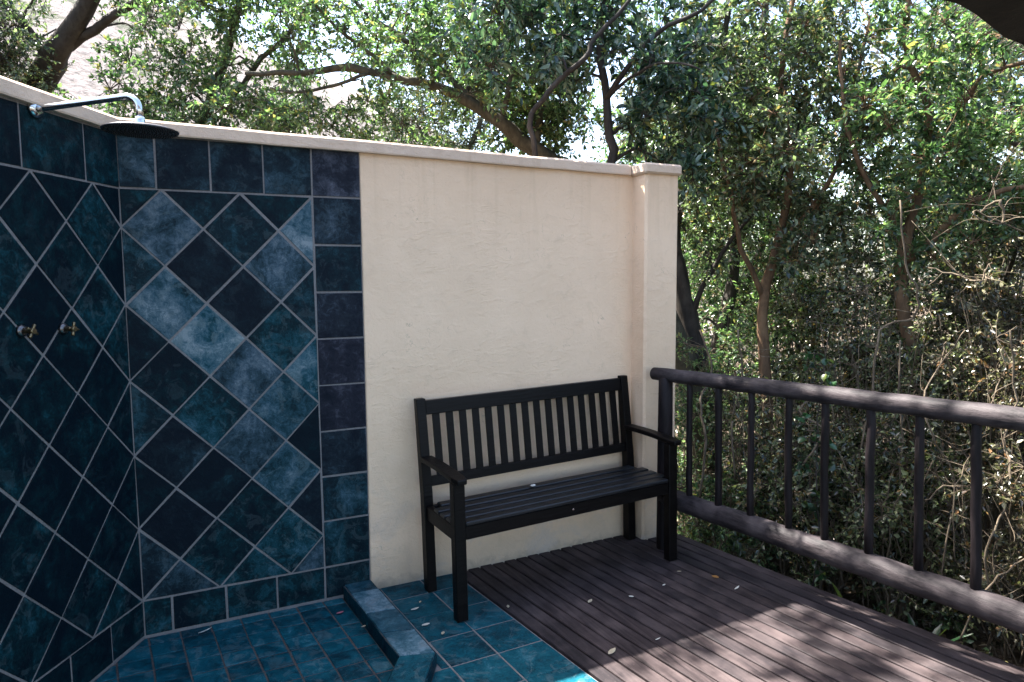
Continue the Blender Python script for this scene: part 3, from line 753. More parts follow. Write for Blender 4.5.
# kerb
kb = empty('shower_kerb', (.9, -.35, 0), 'raised kerb of blue slate tiles around the shower floor, bent like an elbow', 'kerb')
def kerb():
    zt = .050
    inn = [(.818, .0), (.872, -.705), along((.872, -.705), 2.4)]
    out = [(.945, .0), (1.004, -.742), along((1.004, -.742), 2.4)]
    # the first section starts in front of the plaster edge
    core = MB(); tp = MB(); sd = MB(); off = Vector((.9, -.35, 0))
    def W_(x, y, z): return (x - off.x, y - off.y, z - off.z)
    for k in (0, 1):
        a, b, c, d = inn[k], inn[k + 1], out[k + 1], out[k]
        lo, hi = -.05, zt - .006
        # shrink the core so that the tiles stand proud of it
        v = [W_(p[0], p[1], z) for z in (lo, hi) for p in (a, b, c, d)]
        core.faces(v, [(0, 1, 2, 3)[::-1], (4, 5, 6, 7), (0, 1, 5, 4), (1, 2, 6, 5), (2, 3, 7, 6), (3, 0, 4, 7)])
    fr = lambda a, b, h: W_(a, b, zt - .006 + h)
    ts = [(0, .15), (.15, .45), (.45, .72), (.72, 1.0)]
    tn = [.48, .92, .60, .84]
    L2 = lambda p, q, t: (p[0] + (q[0] - p[0]) * t, p[1] + (q[1] - p[1]) * t)
    for (t0, t1), tone in zip(ts, tn):
        tile(tp, [L2(inn[0], inn[1], t0), L2(inn[0], inn[1], t1), L2(out[0], out[1], t1), L2(out[0], out[1], t0)], fr, tone, .25, g=.0028, h=.007, bev=.003)
    for k in range(12):
        t0, t1 = (k / 12, (k + 1) / 12)
        tile(tp, [L2(inn[1], inn[2], t0), L2(inn[1], inn[2], t1), L2(out[1], out[2], t1), L2(out[1], out[2], t0)], fr, random.uniform(.5, .68), 0, g=.0022, h=.007, bev=.003)
    for side, sgn in ((inn, -1), (out, 1)):
        for k in (0, 1):
            p, q = side[k], side[k + 1]; Ls = math.hypot(q[0] - p[0], q[1] - p[1]); ex = ((q[0] - p[0]) / Ls, (q[1] - p[1]) / Ls)
            nx, ny = (-ex[1], ex[0]) if sgn > 0 else (ex[1], -ex[0])
            n_t = max(1, round(Ls / .2))
            for i in range(n_t):
                frs = lambda a, b, h, p=p, ex=ex, nx=nx, ny=ny: W_(p[0] + ex[0] * a + nx * h, p[1] + ex[1] * a + ny * h, b)
                tile(sd, [(Ls * i / n_t, -.02), (Ls * (i + 1) / n_t, -.02), (Ls * (i + 1) / n_t, zt - .004), (Ls * i / n_t, zt - .004)], frs, .18, 0, g=.002, h=.003, bev=.001)
    core.build('kerb_core', M_dgrout, kb); tp.build('top_tiles', MS_floor, kb); sd.build('side_tiles', MS_floor, kb)
kerb()

# tile floor between kerb and deck
def bx(y): return 1.364 - .118 * y                       # tile / deck boundary x at y
FL = [(.935, .02), (bx(.02), .02), (bx(-4.2), -4.2), (-.45, -4.2), along((1.0, -.74), 1.85), (1.0, -.74)]
mb = MB(); mb.poly([(x, y, -.0030) for x, y in [(.93, .0), (bx(0), 0), (bx(-4.2), -4.2), (-1.6, -4.2), along((1.0, -.74), 2.4), (1.0, -.74)]]); 
tf = mb.build('tile_floor', M_grout); tag(tf, 'floor of square blue green slate tiles between kerb and deck', kind='structure')
mb = MB()
def gp2(i, j): return (1.199 + .2 * i + .0166 * j + .001 * math.sin(i * 2 + j), -.150 + .0075 * i - .2075 * j + .001 * math.sin(j * 3 + i))
for i in range(-10, 4):
    for j in range(-1, 20):
        if i > 0: continue
        w_ = 3 if i == 0 else 1
        poly = [gp2(i, j), gp2(i + w_, j), gp2(i + w_, j + 1), gp2(i, j + 1)]
        poly = clip(poly, 0, 1, -.002)
        poly = clip(poly, 1, .118, 1.362)
        if len(poly) < 3: continue
        # kerb side: two half planes, keep outside of the kerb
        cx_ = sum(p[0] for p in poly) / len(poly); cy_ = sum(p[1] for p in poly) / len(poly)
        if cy_ > -.742: poly = clip(poly, -1, -.0797, -.947)
        nx, ny = Ndir.x, Ndir.y
        if cy_ <= -.742: poly = clip(poly, -nx, -ny, -(nx * 1.006 + ny * -.742))
        if len(poly) < 3: continue
        tile(mb, poly, fr_floor(-.009), random.choice([.46, .50, .54, .58]), g=.0034, h=.009, tilt=.0002, bev=.002)
t2 = mb.build('floor_tiles', MS_floor, tf)

# deck
def dz(x): return .0167 * (x - 1.2)
def dl(y): return bx(y) + .004
def dr(y): return 2.644 - .147 * y
mb = MB(); NB = 19
for k in range(NB):
    ys = [-.006 - i * (4.2 / 14) for i in range(15)]
    j0, j1 = random.uniform(-.0012, .0012), random.uniform(-.0012, .0012); zo = random.uniform(-.0015, .0015)
    rings = []
    for y in ys:
        a, b = dl(y), dr(y); w = (b - a) / NB; x0, x1 = a + k * w + .0042 + j0, a + (k + 1) * w - .0042 + j1
        zz = dz((x0 + x1) / 2) + zo + random.uniform(-.0005, .0005); bv = .003
        rings.append([(x0, y, zz - .022), (x0, y, zz - bv), (x0 + bv, y, zz), (x1 - bv, y, zz), (x1, y, zz - bv), (x1, y, zz - .022)])
    v = [p for r in rings for p in r]; f = []
    for i in range(len(ys) - 1):
        for m_ in range(6): f.append((i * 6 + m_, i * 6 + (m_ + 1) % 6, (i + 1) * 6 + (m_ + 1) % 6, (i + 1) * 6 + m_))
    f.append(tuple(range(6))); f.append(tuple(range((len(ys) - 1) * 6, len(ys) * 6))[::-1])
    mb.faces(v, f)
dk = mb.build('deck', M_deck); tag(dk, 'dark brown timber deck of long narrow boards', kind='structure')
mb = MB()
v = []
for z in (-.16, -.024):
    for y in (-.002, -4.2): v += [(dl(y) + .001, y, z + dz(1.4)), (dr(y) - .02, y, z + dz(2.6))]
mb.faces(v, [(0, 1, 3, 2), (4, 6, 7, 5), (0, 4, 5, 1), (1, 5, 7, 3), (3, 7, 6, 2), (2, 6, 4, 0)])
mb.build('deck_frame', M_under, dk)
mb = MB()
for y in (-.5, -1.5, -2.6, -3.7): mb.box((dr(y) - .12, y - .05, -.5), (dr(y) - .03, y + .05, -.12), .005)
mb.build('deck_post', M_under, dk)
# floor slab below tiles
mb = MB(); mb.poly([(p[0], p[1], -.05) for p in [(-1.7, -4.2), (bx(-4.2) + .05, -4.2), (bx(0) + .05, .02), (0, .02)]]); s_ = mb.build('floor_slab', M_dgrout, tf)
mb = MB(); mb.box((-1.7, -4.25, -.5), (2.0, -4.2, -.02), .0); mb.build('slab_edge', M_dgrout, tf)

# ------------------------------------------------------------------ bench
def bench():
    W_, H_ = 1.23, .905
    a = math.radians(3.0)
    root = empty('garden_bench', (1.192, -.49, .0), 'dark slatted wooden garden bench with armrests against the cream wall', 'bench')
    root.rotation_euler = (0, -math.atan(.0167), a)
    root.location.z = dz(1.192) + .001
    # local: x 0..W, y 0 (front) .. back, legs
    D = .435
    B = .003
    for x0 in (0.0, W_ - .052):
        mb = MB(); mb.box((x0, 0, 0), (x0 + .052, .045, .605), B); mb.build('front_leg', M_bench, root)
        # rear leg: upright below the seat, raked above
        mb = MB()
        prof = [(0.0, .330, .385), (.36, .338, .388), (.46, .342, .392), (.66, .364, .410), (.905, .395, .432)]
        v = []; f = []
        for z, y0, y1 in prof: v += [(x0, y0, z), (x0 + .045, y0, z), (x0 + .045, y1, z), (x0, y1, z)]
        if x0 > 0: v = [(p[0] + .007, p[1], p[2]) for p in v]
        for i in range(len(prof) - 1):
            for k in range(4): f.append((i * 4 + k, i * 4 + (k + 1) % 4, i * 4 + 4 + (k + 1) % 4, i * 4 + 4 + k))
        f += [(0, 1, 2, 3), tuple(range(len(prof) * 4 - 4, len(prof) * 4))]
        mb.faces(v, f)
        o = mb.build('rear_leg', M_bench, root)
        md = o.modifiers.new('edge', 'BEVEL'); md.width = .003; md.segments = 2
        # armrest, rounded at the front
        mb = MB(); xa = x0 - .004; pr = []
        for i in range(9):
            t = i / 8
            y = -.035 + .40 * t; z = .606 + .012 * t + .006 * math.sin(PI * t)
            w = .030 if i else .022
            pr.append((y, z, w))
        v = []; f = []
        cx = x0 + .026
        for y, z, w in pr: v += [(cx - w, y, z), (cx + w, y, z), (cx + w, y, z + .024), (cx - w, y, z + .024)]
        for i in range(8):
            for k in range(4): f.append((i * 4 + k, i * 4 + (k + 1) % 4, i * 4 + 4 + (k + 1) % 4, i * 4 + 4 + k))
        f += [(0, 1, 2, 3), (32, 33, 34, 35)]
        mb.faces(v, f); o = mb.build('armrest', M_bench, root)
        md = o.modifiers.new('edge', 'BEVEL'); md.width = .006; md.segments = 3
        # side rail under the seat
        mb = MB(); mb.box((x0 + .010, .045, .345), (x0 + .040, .336, .412), B); mb.build('side_rail', M_bench, root)
    mb = MB(); mb.box((.052, .008, .352), (W_ - .052, .034, .412), B); ap = mb.build('front_apron', M_bench, root)
    mb = MB(); mb.tube([(.60, .0075, .385), (.60, .005, .385)], .005, 10); mb.build('screw_cap', M_chrome, ap)
    mb = MB(); mb.box((.045, .345, .345), (W_ - .045, .368, .405), B); mb.build('rear_rail', M_bench, root)
    for k in range(5):
        y0 = .004 + k * .0665
        z = .4125 - .003 * math.sin(k / 4 * PI)
        mb = MB(); xe = .012 if k not in (0, 4) else .054
        mb.box((xe, y0, z), (W_ - xe, y0 + .051, z + .018), .004)
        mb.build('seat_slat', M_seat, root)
    # back: rails follow the rake
    def yb(z): return .342 + (z - .46) * (.395 - .342) / (.905 - .46)
    for z0, z1, nm in ((.828, .893, 'top_rail'), (.497, .540, 'lower_rail')):
        mb = MB(); v = []
        for x in (.046, W_ - .046):
            for z, dy in ((z0, 0), (z0, .026), (z1, .026), (z1, 0)): v.append((x, yb(z) + .006 + dy, z))
        mb.faces(v, [(0, 1, 5, 4), (1, 2, 6, 5), (2, 3, 7, 6), (3, 0, 4, 7), (0, 1, 2, 3), (4, 5, 6, 7)])
        o = mb.build(nm, M_bench, root); md = o.modifiers.new('edge', 'BEVEL'); md.width = .003; md.segments = 2
    n = 16; x0, x1 = .046, W_ - .046; gap = .034; w = (x1 - x0 - 17 * gap) / 16
    for k in range(n):
        xa = x0 + gap + k * (w + gap); mb = MB(); v = []
        for x in (xa, xa + w):
            for z, dy in ((.538, 0), (.538, .010), (.830, .010), (.830, 0)): v.append((x, yb(z) + .014 + dy, z))
        mb.faces(v, [(0, 1, 5, 4), (1, 2, 6, 5), (2, 3, 7, 6), (3, 0, 4, 7), (0, 1, 2, 3), (4, 5, 6, 7)])
        mb.build('back_slat', M_bench, root)
bench()

# ------------------------------------------------------------------ railing
def railing():
    T0, T1 = Vector((2.457, -.20, .951)), Vector((2.71, -1.82, .975))
    B0, B1 = Vector((2.484, -.355, .30)), Vector((2.711, -1.86, .30))
    T = lambda t: T0.lerp(T1, t) if t <= 1 else T0 + (T1 - T0) * t
    Bq = lambda t: B0 + (B1 - B0) * t
    T = lambda t: T0 + (T1 - T0) * t
    root = empty('deck_railing', (2.47, -.25, 0), 'dark round pole railing with thin upright balusters along the deck edge', 'railing')
    off = root.location.copy()
    def fin(mb, nm, mat=None):
        mb.v = [(v[0] - off.x, v[1] - off.y, v[2] - off.z) for v in mb.v]; return mb.build(nm, mat or M_log, root, recalc=False)
    def pole(a, b, r0, r1, n=18, seg=14, wob=.004):
        mb = MB(); a, b = Vector(a), Vector(b); pts = []; rs = []
        for i in range(seg + 1):
            t = i / seg; pts.append(a.lerp(b, t) + Vector((random.uniform(-wob, wob), random.uniform(-wob, wob), random.uniform(-wob, wob))) * .5); rs.append(r0 + (r1 - r0) * t + random.uniform(-.0008, .0008))
        # rounded ends
        d = (b - a).normalized()
        pts = [a - d * .0, *pts[0:], b]; pts[0] = a - d * .006; rs = [rs[0] * .8, *rs, rs[-1] * .8]; pts[-1] = b + d * .006
        mb.tube(pts, rs, n); return mb
    fin(pole(T(-.015), T(1.9), .034, .046, seg=34), 'top_rail')
    fin(pole(Bq(-.07), Bq(1.95), .050, .052, seg=34), 'bottom_rail')
    for t, tb_ in ((.02, -.06), (1.115, 1.09)):
        p = T(t); q = Bq(tb_)
        x, y = (p.x + q.x) / 2, (p.y + q.y) / 2
        if t < .5: x, y = 2.462, -.262
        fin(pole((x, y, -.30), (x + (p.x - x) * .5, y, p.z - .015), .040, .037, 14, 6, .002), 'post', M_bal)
    tt = [.133, .243, .355, .472, .575, .692, .802, .918, 1.03, 1.21, 1.33, 1.45, 1.57, 1.69, 1.81]
    bb = [.043, .164, .285, .414, .527, .650, .775, .902, 1.02, 1.21, 1.33, 1.46, 1.59, 1.72, 1.85]
    for a, b in zip(tt, bb):
        p, q = T(a), Bq(b); r = random.uniform(.0150, .0180)
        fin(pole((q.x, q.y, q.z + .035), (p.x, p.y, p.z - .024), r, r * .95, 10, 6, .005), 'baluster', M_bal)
railing()

# ------------------------------------------------------------------ shower fittings
def fittings():
    P = Vector((-.211, -.349, 2.023)); n = Ndir
    root = empty('rain_shower', tuple(P), 'round chrome rain shower head on a bent arm high on the tiled wall', 'shower')
    def rel(p): return tuple(Vector(p) - P)
    mb = MB(); mb.tube([rel(P + n * .004), rel(P + n * .014), rel(P + n * .022)], [.030, .028, .016], 24); mb.build('flange', M_chrome, root)
    mb = MB()
    E_ = P + n * .325 + Vector((0, 0, .030)); pts = [P + n * .01]
    for i in range(1, 8): pts.append((P + n * .01).lerp(E_, i / 8))
    for i in range(0, 9):
        th = PI / 2 * i / 8; R = .042
        pts.append(E_ + n * R * math.sin(th) + Vector((0, 0, -R * (1 - math.cos(th)))))
    pts.append(pts[-1] + Vector((0, 0, -.035)))
    mb.tube([rel(p) for p in pts], .0105, 14); mb.build('arm', M_chrome, root)
    c = pts[-1]
    mb = MB(); mb.tube([rel(c + Vector((0, 0, .012))), rel(c), rel(c - Vector((0, 0, .012))), rel(c - Vector((0, 0, .022)))], [.0135, .016, .016, .022], 16); mb.build('swivel', M_chrome, root)
    zc = c - Vector((0, 0, .022))
    mb = MB(); mb.tube([rel(zc + Vector((0, 0, .002))), rel(zc - Vector((0, 0, .004))), rel(zc - Vector((0, 0, .009))), rel(zc - Vector((0, 0, .013)))], [.025, .100, .114, .112], 48)
    pl = mb.build('shower_plate', M_dchrome, root)
    mb = MB()
    for ring in range(1, 10):
        for k in range(ring * 6):
            th = 2 * PI * k / (ring * 6); q = zc + Vector((math.cos(th) * ring * .0115, math.sin(th) * ring * .0115, -.012))
            mb.tube([rel(q), rel(q - Vector((0, 0, .004)))], [.0028, .002], 5)
    mb.build('nozzles', M_nozzle, pl)
    for w, z, lab in ((.526, 1.303, 'small cross handled shower tap nearer the left edge of the photo'), (.345, 1.297, 'small cross handled shower tap nearer the wall corner')):
        Q = Ldir * w + Vector((0, 0, z)); rt = empty('shower_tap', tuple(Q), lab, 'tap', 'shower taps')
        q = lambda p: tuple(Vector(p) - Q)
        mb = MB(); mb.tube([q(Q + n * .004), q(Q + n * .010), q(Q + n * .016)], [.021, .019, .012], 20); mb.build('flange', M_dchrome, rt)
        mb = MB(); mb.tube([q(Q + n * .012), q(Q + n * .040), q(Q + n * .043)], [.008, .0075, .006], 12); mb.build('spindle', M_brass, rt)
        mb = MB(); mb.tube([q(Q + n * .034), q(Q + n * .050)], [.010, .009], 12)
        rot = .5 if w > .4 else .2
        for k in range(4):
            th = rot + PI / 2 * k; d = Ldir * math.cos(th) + Vector((0, 0, math.sin(th)))
            mb.tube([q(Q + n * .042), q(Q + n * .042 + d * .022), q(Q + n * .042 + d * .024)], [.0045, .0055, .004], 8)
        mb.build('handle', M_brass, rt)
fittings()

# ------------------------------------------------------------------ thatched roof overhead
def roof():
    root = empty('thatched_roof', (1.5, -1.66, 2.3), 'dark overhanging thatched roof eave in the top right corner', 'roof')
    off = root.location.copy()
    y0, z0 = -1.66, 2.30
    def edge(x): return (y0 + .045 * math.sin(x * 2.1 + .3) + .12 * (x - 2.6) * .9 * (1 if x > 2.3 else 0), z0 + .012 * math.sin(x * 4))
    mb = MB(); xs = np.linspace(-3, 5.4, 60); v = []; 
    for x in xs:
        y, z = edge(x); tan = .55
        for yy, zz in ((y, z), (y - .02, z + .10), (y - .12, z + .24), (y - 4.2, z + .24 + 4.1 * tan), (y - 4.2, z + 4.2 * tan), (y - .25, z + .07)):
            v.append((x - off.x, yy - off.y + random.uniform(-.01, .01), zz - off.z + random.uniform(-.006, .006)))
    f = []
    for i in range(len(xs) - 1):
        for k in range(6): f.append((i * 6 + k, i * 6 + (k + 1) % 6, (i + 1) * 6 + (k + 1) % 6, (i + 1) * 6 + k))
    f.append(tuple(range(6))); f.append(tuple(range(len(v) - 6, len(v))))
    mb.faces(v, f); mb.build('thatch', M_thatch, root)
    mb = MB()
    for k in range(2600):
        x = random.uniform(-1.5, 5.3); y, z = edge(x); h = random.uniform(0, 1); b = Vector((x, y - .02 - .1 * h, z + .01 + .22 * h))
        d = Vector((random.uniform(-.25, .25), 1, -.42 + random.uniform(-.25, .2))).normalized(); L = random.uniform(.03, .085)
        mb.tube([b - d * .05 - off, b + d * L - off], [.0022, .0014], 3, caps=False)
    mb.build('straw_ends', M_thatch, root, recalc=False)
    for x in (-1.6, -.7, .2, 1.1, 2.0, 2.9, 3.8, 4.7):
        mb = MB(); y, z = edge(x); mb.tube([Vector((x, y - .30, z + .05)) - off, Vector((x, y - 4.0, z + .05 + 3.7 * .55)) - off], .045, 10); mb.build('rafter', M_rafter, root)
    mb = MB(); mb.tube([Vector((-2.8, y0 - .9, z0 + .33)) - off, Vector((5.2, y0 - .7, z0 + .38)) - off], .06, 12); mb.build('wall_plate', M_rafter, root)
roof()

# ------------------------------------------------------------------ trees
def base_ext(path, z=-.45, spread=1.35, lean=.05):
    p = path[0]
    return [[p[0] - lean, p[1], z, p[3] * spread]] + path
def over_wall(p):                                        # nothing pokes through the walls or into the shower
    x, y, z = p
    return not (y < .45 and z < 2.45 and x < 2.75) and y > .25
kw1 = dict(keep=lambda p: p[2] > 1.2 and p[1] > .6)

# A: dark forked tree at the far left
t = Plant(1); t.limbs([base_ext(PATHS['A'][0])] + PATHS['A'][1:])
t.crown((-.98, 3.05, 3.1), (.42, .4, .6), 80, .26, 12, 16, .034, .5, keep=lambda p: p[2] > 2.3)
t.crown((-.1, 2.8, 3.75), (.8, .6, .45), 40, .28, 11, 15, .036, .5)
t.finish('tree', BK_dark, LF_olive, (-1.03, 3.3, -.4), 'tree with thick dark forked trunk and small dark leaves above the shower wall', 'tree')
# B: slender bright green tree
t = Plant(2); t.limbs([base_ext(PATHS['B'][0])] + PATHS['B'][1:])
t.crown((.38, 2.15, 2.62), (.72, .45, .40), 58, .21, 13, 15, .036, .58, keep=lambda p: p[2] > 2.2)
t.crown((.60, 2.0, 3.3), (.65, .55, .55), 38, .25, 13, 15, .038, .58)
t.finish('tree', BK_grey, LF_green, (.24, 2.34, -.4), 'slender leafy tree with fresh green crown right of the shower', 'tree')
# C: long horizontal limb
t = Plant(3); t.limbs([base_ext(PATHS['C'][0], lean=-.1)] + PATHS['C'][1:])
t.crown((1.50, 1.45, 3.05), (.95, .55, .55), 54, .22, 11, 14, .042, .5, keep=lambda p: p[2] > 2.3)
t.crown((2.3, 1.2, 3.1), (.8, .45, .7), 34, .27, 12, 15, .044, .5)
t.crown((1.15, 1.0, 4.95), (1.8, .75, .55), 62, .15, 14, 12, .044, .5)
t.crown((1.3, 1.6, 2.5), (.9, .4, .22), 34, .18, 10, 13, .038, .5, keep=lambda p: p[2] > 2.2)
t.crown((2.65, 1.35, 2.65), (.5, .3, .38), 48, .20, 11, 14, .042, .5)
t.finish('tree', BK_grey, LF_green, (3.6, .6, -.4), 'leaning tree with one long mossy limb stretched level over the wall', 'tree')
# D: glossy blue green tree close behind the wall
t = Plant(4); t.limbs([base_ext(PATHS['D'][0])] + PATHS['D'][1:], n=8)
t.crown((2.35, .55, 3.0), (.80, .30, .55), 54, .19, 9, 12, .060, .42, keep=lambda p: p[2] > 2.25)
t.crown((2.90, .25, 2.45), (.34, .28, .50), 26, .16, 9, 12, .060, .42, keep=lambda p: p[2] > 1.65 and p[1] > -.1 and not (p[0] < 2.84 and p[2] < 2.25))
t.crown((2.5, .6, 4.3), (1.1, .5, .7), 7, .22, 9, 12, .062, .42)
t.finish('tree', BK_dark, LF_teal, (2.48, .31, -.4), 'tree with glossy blue green leaves hanging over the wall pillar', 'tree', detailed=True)
# E
t = Plant(5); t.limbs([PATHS['E'][0]] + PATHS['E'][1:])
t.crown((3.70, .75, 2.65), (.70, .4, 1.2), 88, .22, 12, 14, .050, .5, keep=lambda p: p[2] > 1.45)
t.finish('tree', BK_dark, LF_olive, (3.61, .63, -.3), 'tree with curved dark trunk just right of the wall pillar', 'tree')
# F
t = Plant(6); t.limbs([PATHS['F'][0]] + PATHS['F'][1:], n=8)
t.crown((3.95, .20, 2.4), (.6, .4, 1.25), 80, .20, 12, 14, .046, .5, keep=lambda p: p[2] > 1.2)
t.finish('tree', BK_orange, LF_olive, (3.70, .15, -.35), 'thin tree with orange brown trunk behind the left end of the railing', 'tree')
# G
t = Plant(7); t.limbs([PATHS['G'][0]] + PATHS['G'][1:], n=8)
t.crown((4.5, -.40, 2.45), (.8, .45, 1.1), 84, .20, 12, 14, .045, .5, keep=lambda p: p[2] > 1.55)
t.finish('tree', BK_orange, LF_green, (4.42, -.44, -.4), 'crooked tree with peeling orange limbs at the right', 'tree')
# I and further ones
t = Plant(8); t.limbs([PATHS['I'][0]] + PATHS['I'][1:])
t.crown((4.6, 1.4, 2.3), (1.1, .55, 1.7), 120, .28, 13, 16, .042, .5, keep=lambda p: p[2] > .5)
t.finish('tree', BK_dark, LF_green, (3.63, 1.24, -.5), 'slim tree with sunlit light green leaves behind the pillar', 'tree')
def simple_tree(seed, x, y, H, bark, leaf, label, c, r, n, R=.34, ll=.045, z0=.3, ns=12, nl=15, nlim=5, rt=.06):
    t = Plant(seed); rg = t.rng; gz = ground_z(x, y) - .1
    main = [(x, y, gz, rt)] + [(x + rg.normal(0, .10) * k, y + rg.normal(0, .10) * k, gz + H * k / 5, rt * (1 - .15 * k)) for k in range(1, 6)]
    ls = [main]
    for k in range(nlim):
        a = main[1 + k % 4]; th = rg.uniform(0, 2 * PI); L = H * .35
        ls.append([(a[0], a[1], a[2], a[3] * .6), (a[0] + math.cos(th) * L * .5, a[1] + math.sin(th) * L * .5, a[2] + L * .45, a[3] * .4), (a[0] + math.cos(th) * L, a[1] + math.sin(th) * L, a[2] + L * .8, a[3] * .2)])
    t.limbs(ls, n=8)
    t.crown(c, r, n, R, ns, nl, ll, .5, keep=lambda p: p[2] > z0)
    return t.finish('tree', bark, leaf, (x, y, gz), label, 'tree')
simple_tree(21, 5.5, -1.3, 4.2, BK_dark, LF_olive, 'tree with dense dull green crown at the right edge of the photo', (5.3, -1.4, 2.1), (.9, .6, 1.4), 90, .32, .044)
simple_tree(22, 6.3, .5, 4.6, BK_dark, LF_olive, 'tree deep in the thicket behind the crooked orange tree', (6.1, .4, 2.4), (1.1, .7, 2.2), 105, .36, .052, z0=-.1)
simple_tree(23, 5.4, 2.6, 4.6, BK_dark, LF_green, 'leafy tree deep in the thicket straight behind the pillar', (5.3, 2.6, 2.2), (1.2, .7, 1.9), 100, .38, .055, z0=-.1)
simple_tree(24, 3.0, 4.3, 4.6, BK_grey, LF_olive, 'tree behind the glossy blue green one, seen between its leaves', (3.0, 4.2, 3.6), (1.0, .8, 1.3), 90, .38, .050, z0=1.2)
simple_tree(25, 5.0, -3.0, 4.0, BK_dark, LF_brown, 'tree with brownish crown beyond the near end of the railing', (5.0, -2.9, 2.2), (1.1, 1.0, 1.5), 50, .36, .046, z0=.3)
simple_tree(26, -2.6, 4.6, 4.6, BK_dark, LF_olive, 'tree at the far left behind the dark forked trunk', (-2.4, 4.5, 3.6), (1.0, .9, 1.2), 50, .40, .045, z0=1.2)
# far wood closing the view to the right
t = Plant(30)
for _ in range(620):
    az = math.radians(t.rng.uniform(26, 82)); r = t.rng.uniform(9.5, 15); z = t.rng.uniform(-.5, 5.2) * (r / 12)
    if az < math.radians(36) and z > 3: continue
    t.cluster((r * math.sin(az), -3 + r * math.cos(az), z), .75, 9, 12, .11, .5, link=False)
P_ = np.concatenate(t.pos)
fw = foliage_mesh('far_wood', P_, np.concatenate(t.dir), np.concatenate(t.nrm), np.concatenate(t.len), np.concatenate(t.wid), LF_brown, None)
tag(fw, 'far dense wood seen through the gaps of the thicket', 'wood', kind='stuff')

# ------------------------------------------------------------------ thicket shrubs beyond the railing
def shrub(seed, x, y, H, spread, ncl, leaf, label, ll=.032, nstem=14, bark=BK_pale, R=.17, name='shrub', lw=.55, ns=9, nl=12, zmin=0.0):
    t = Plant(seed); rg = t.rng; gz = ground_z(x, y) - .03
    for k in range(nstem):
        th = rg.uniform(0, 2 * PI); L = H * rg.uniform(.6, 1.1); sp = spread * rg.uniform(.1, .8); px, py = x + rg.normal(0, .06), y + rg.normal(0, .06)
        pts = []; r0 = rg.uniform(.003, .0075); dx = dy = 0
        for i in range(6):
            s_ = i / 5; dx += rg.normal(0, .035); dy += rg.normal(0, .035)
            pts.append((px + math.cos(th) * sp * s_ ** 1.3 + dx, py + math.sin(th) * sp * s_ ** 1.3 + dy, gz + L * s_ * (1 - .12 * s_), r0 * (1 - .65 * s_)))
        q = smooth_path(pts, 2, .003, rg); (t.wood).tube(q[:, :3], q[:, 3], 5, caps=False); t.limb.append(q)
    t.crown((x, y, gz + H * .55), (spread, spread, H * .52), int(ncl * 2.1), R, ns, nl, ll, lw, keep=lambda p: p[0] > dr(p[1]) + .22 or p[1] > .35)
    return t.finish(name, bark, leaf, (x, y, gz), label, 'shrub', 'shrubs in the thicket beyond the railing', trunk='stems', crown='foliage')
SH = [
 (3.25, .55, 1.35, .38, 30, LF_green, 'sunlit light green shrub close behind the right side of the pillar', .030),
 (3.02, -.05, .62, .30, 20, LF_green, 'low bright shrub on the ground right beside the bench end', .032),
 (3.45, -.10, 1.35, .42, 34, LF_thick, 'olive shrub behind the first two balusters from the wall', .030),
 (3.30, -.55, .95, .36, 28, LF_thick, 'dark olive green shrub behind the third baluster from the wall', .034),
 (3.85, -.55, 1.75, .48, 40, LF_thick, 'tall twiggy shrub behind the fourth baluster from the wall', .030),
 (3.42, -.95, 1.00, .36, 26, LF_thick, 'deep green shrub behind the fifth baluster from the wall', .034),
 (4.05, -1.05, 1.85, .50, 40, LF_brown, 'tall brownish twiggy shrub above the middle of the railing', .030),
 (3.55, -1.45, 1.10, .36, 24, LF_brown, 'dry brownish shrub behind the sixth baluster from the wall', .030),
 (4.15, -1.65, 1.95, .50, 42, LF_brown, 'tall brown shrub with pale stems above the right part of the railing', .030),
 (3.70, -1.95, 1.15, .38, 24, LF_thick, 'olive shrub low behind the last balusters in view', .030),
 (4.45, .10, 2.1, .6, 52, LF_thick, 'dense olive shrub deep behind the orange trunk', .034),
 (4.95, -.55, 2.4, .65, 56, LF_brown, 'dense dry shrub deep behind the crooked tree', .036),
 (5.05, -1.75, 2.5, .65, 44, LF_brown, 'dense dry shrub deep in the thicket at the right edge', .036),
 (4.25, -2.35, 1.7, .48, 30, LF_thick, 'shrub beyond the near end of the railing', .034),
 (4.15, .95, 1.7, .50, 34, LF_green, 'bright shrub between the dark trunk and the slim tree', .036),
 (3.9, 2.1, 2.0, .60, 34, LF_green, 'tall light green shrub in the sun far behind the pillar', .040),
 (5.8, .1, 2.7, .75, 62, LF_thick, 'far shrub closing the view under the thicket trees', .042),
 (5.9, -1.0, 2.7, .75, 62, LF_brown, 'farthest brown shrub at the back of the thicket', .042),
 (5.3, 1.3, 2.7, .75, 56, LF_thick, 'far olive shrub behind the slim sunlit tree', .042),
]
for k, (x, y, H, sp, n, lf, lab, ll) in enumerate(SH):
    shrub(100 + k, x, y, H, sp, n, lf, lab, ll, nstem=36 if lf is LF_brown or lf is LF_thick else 12)

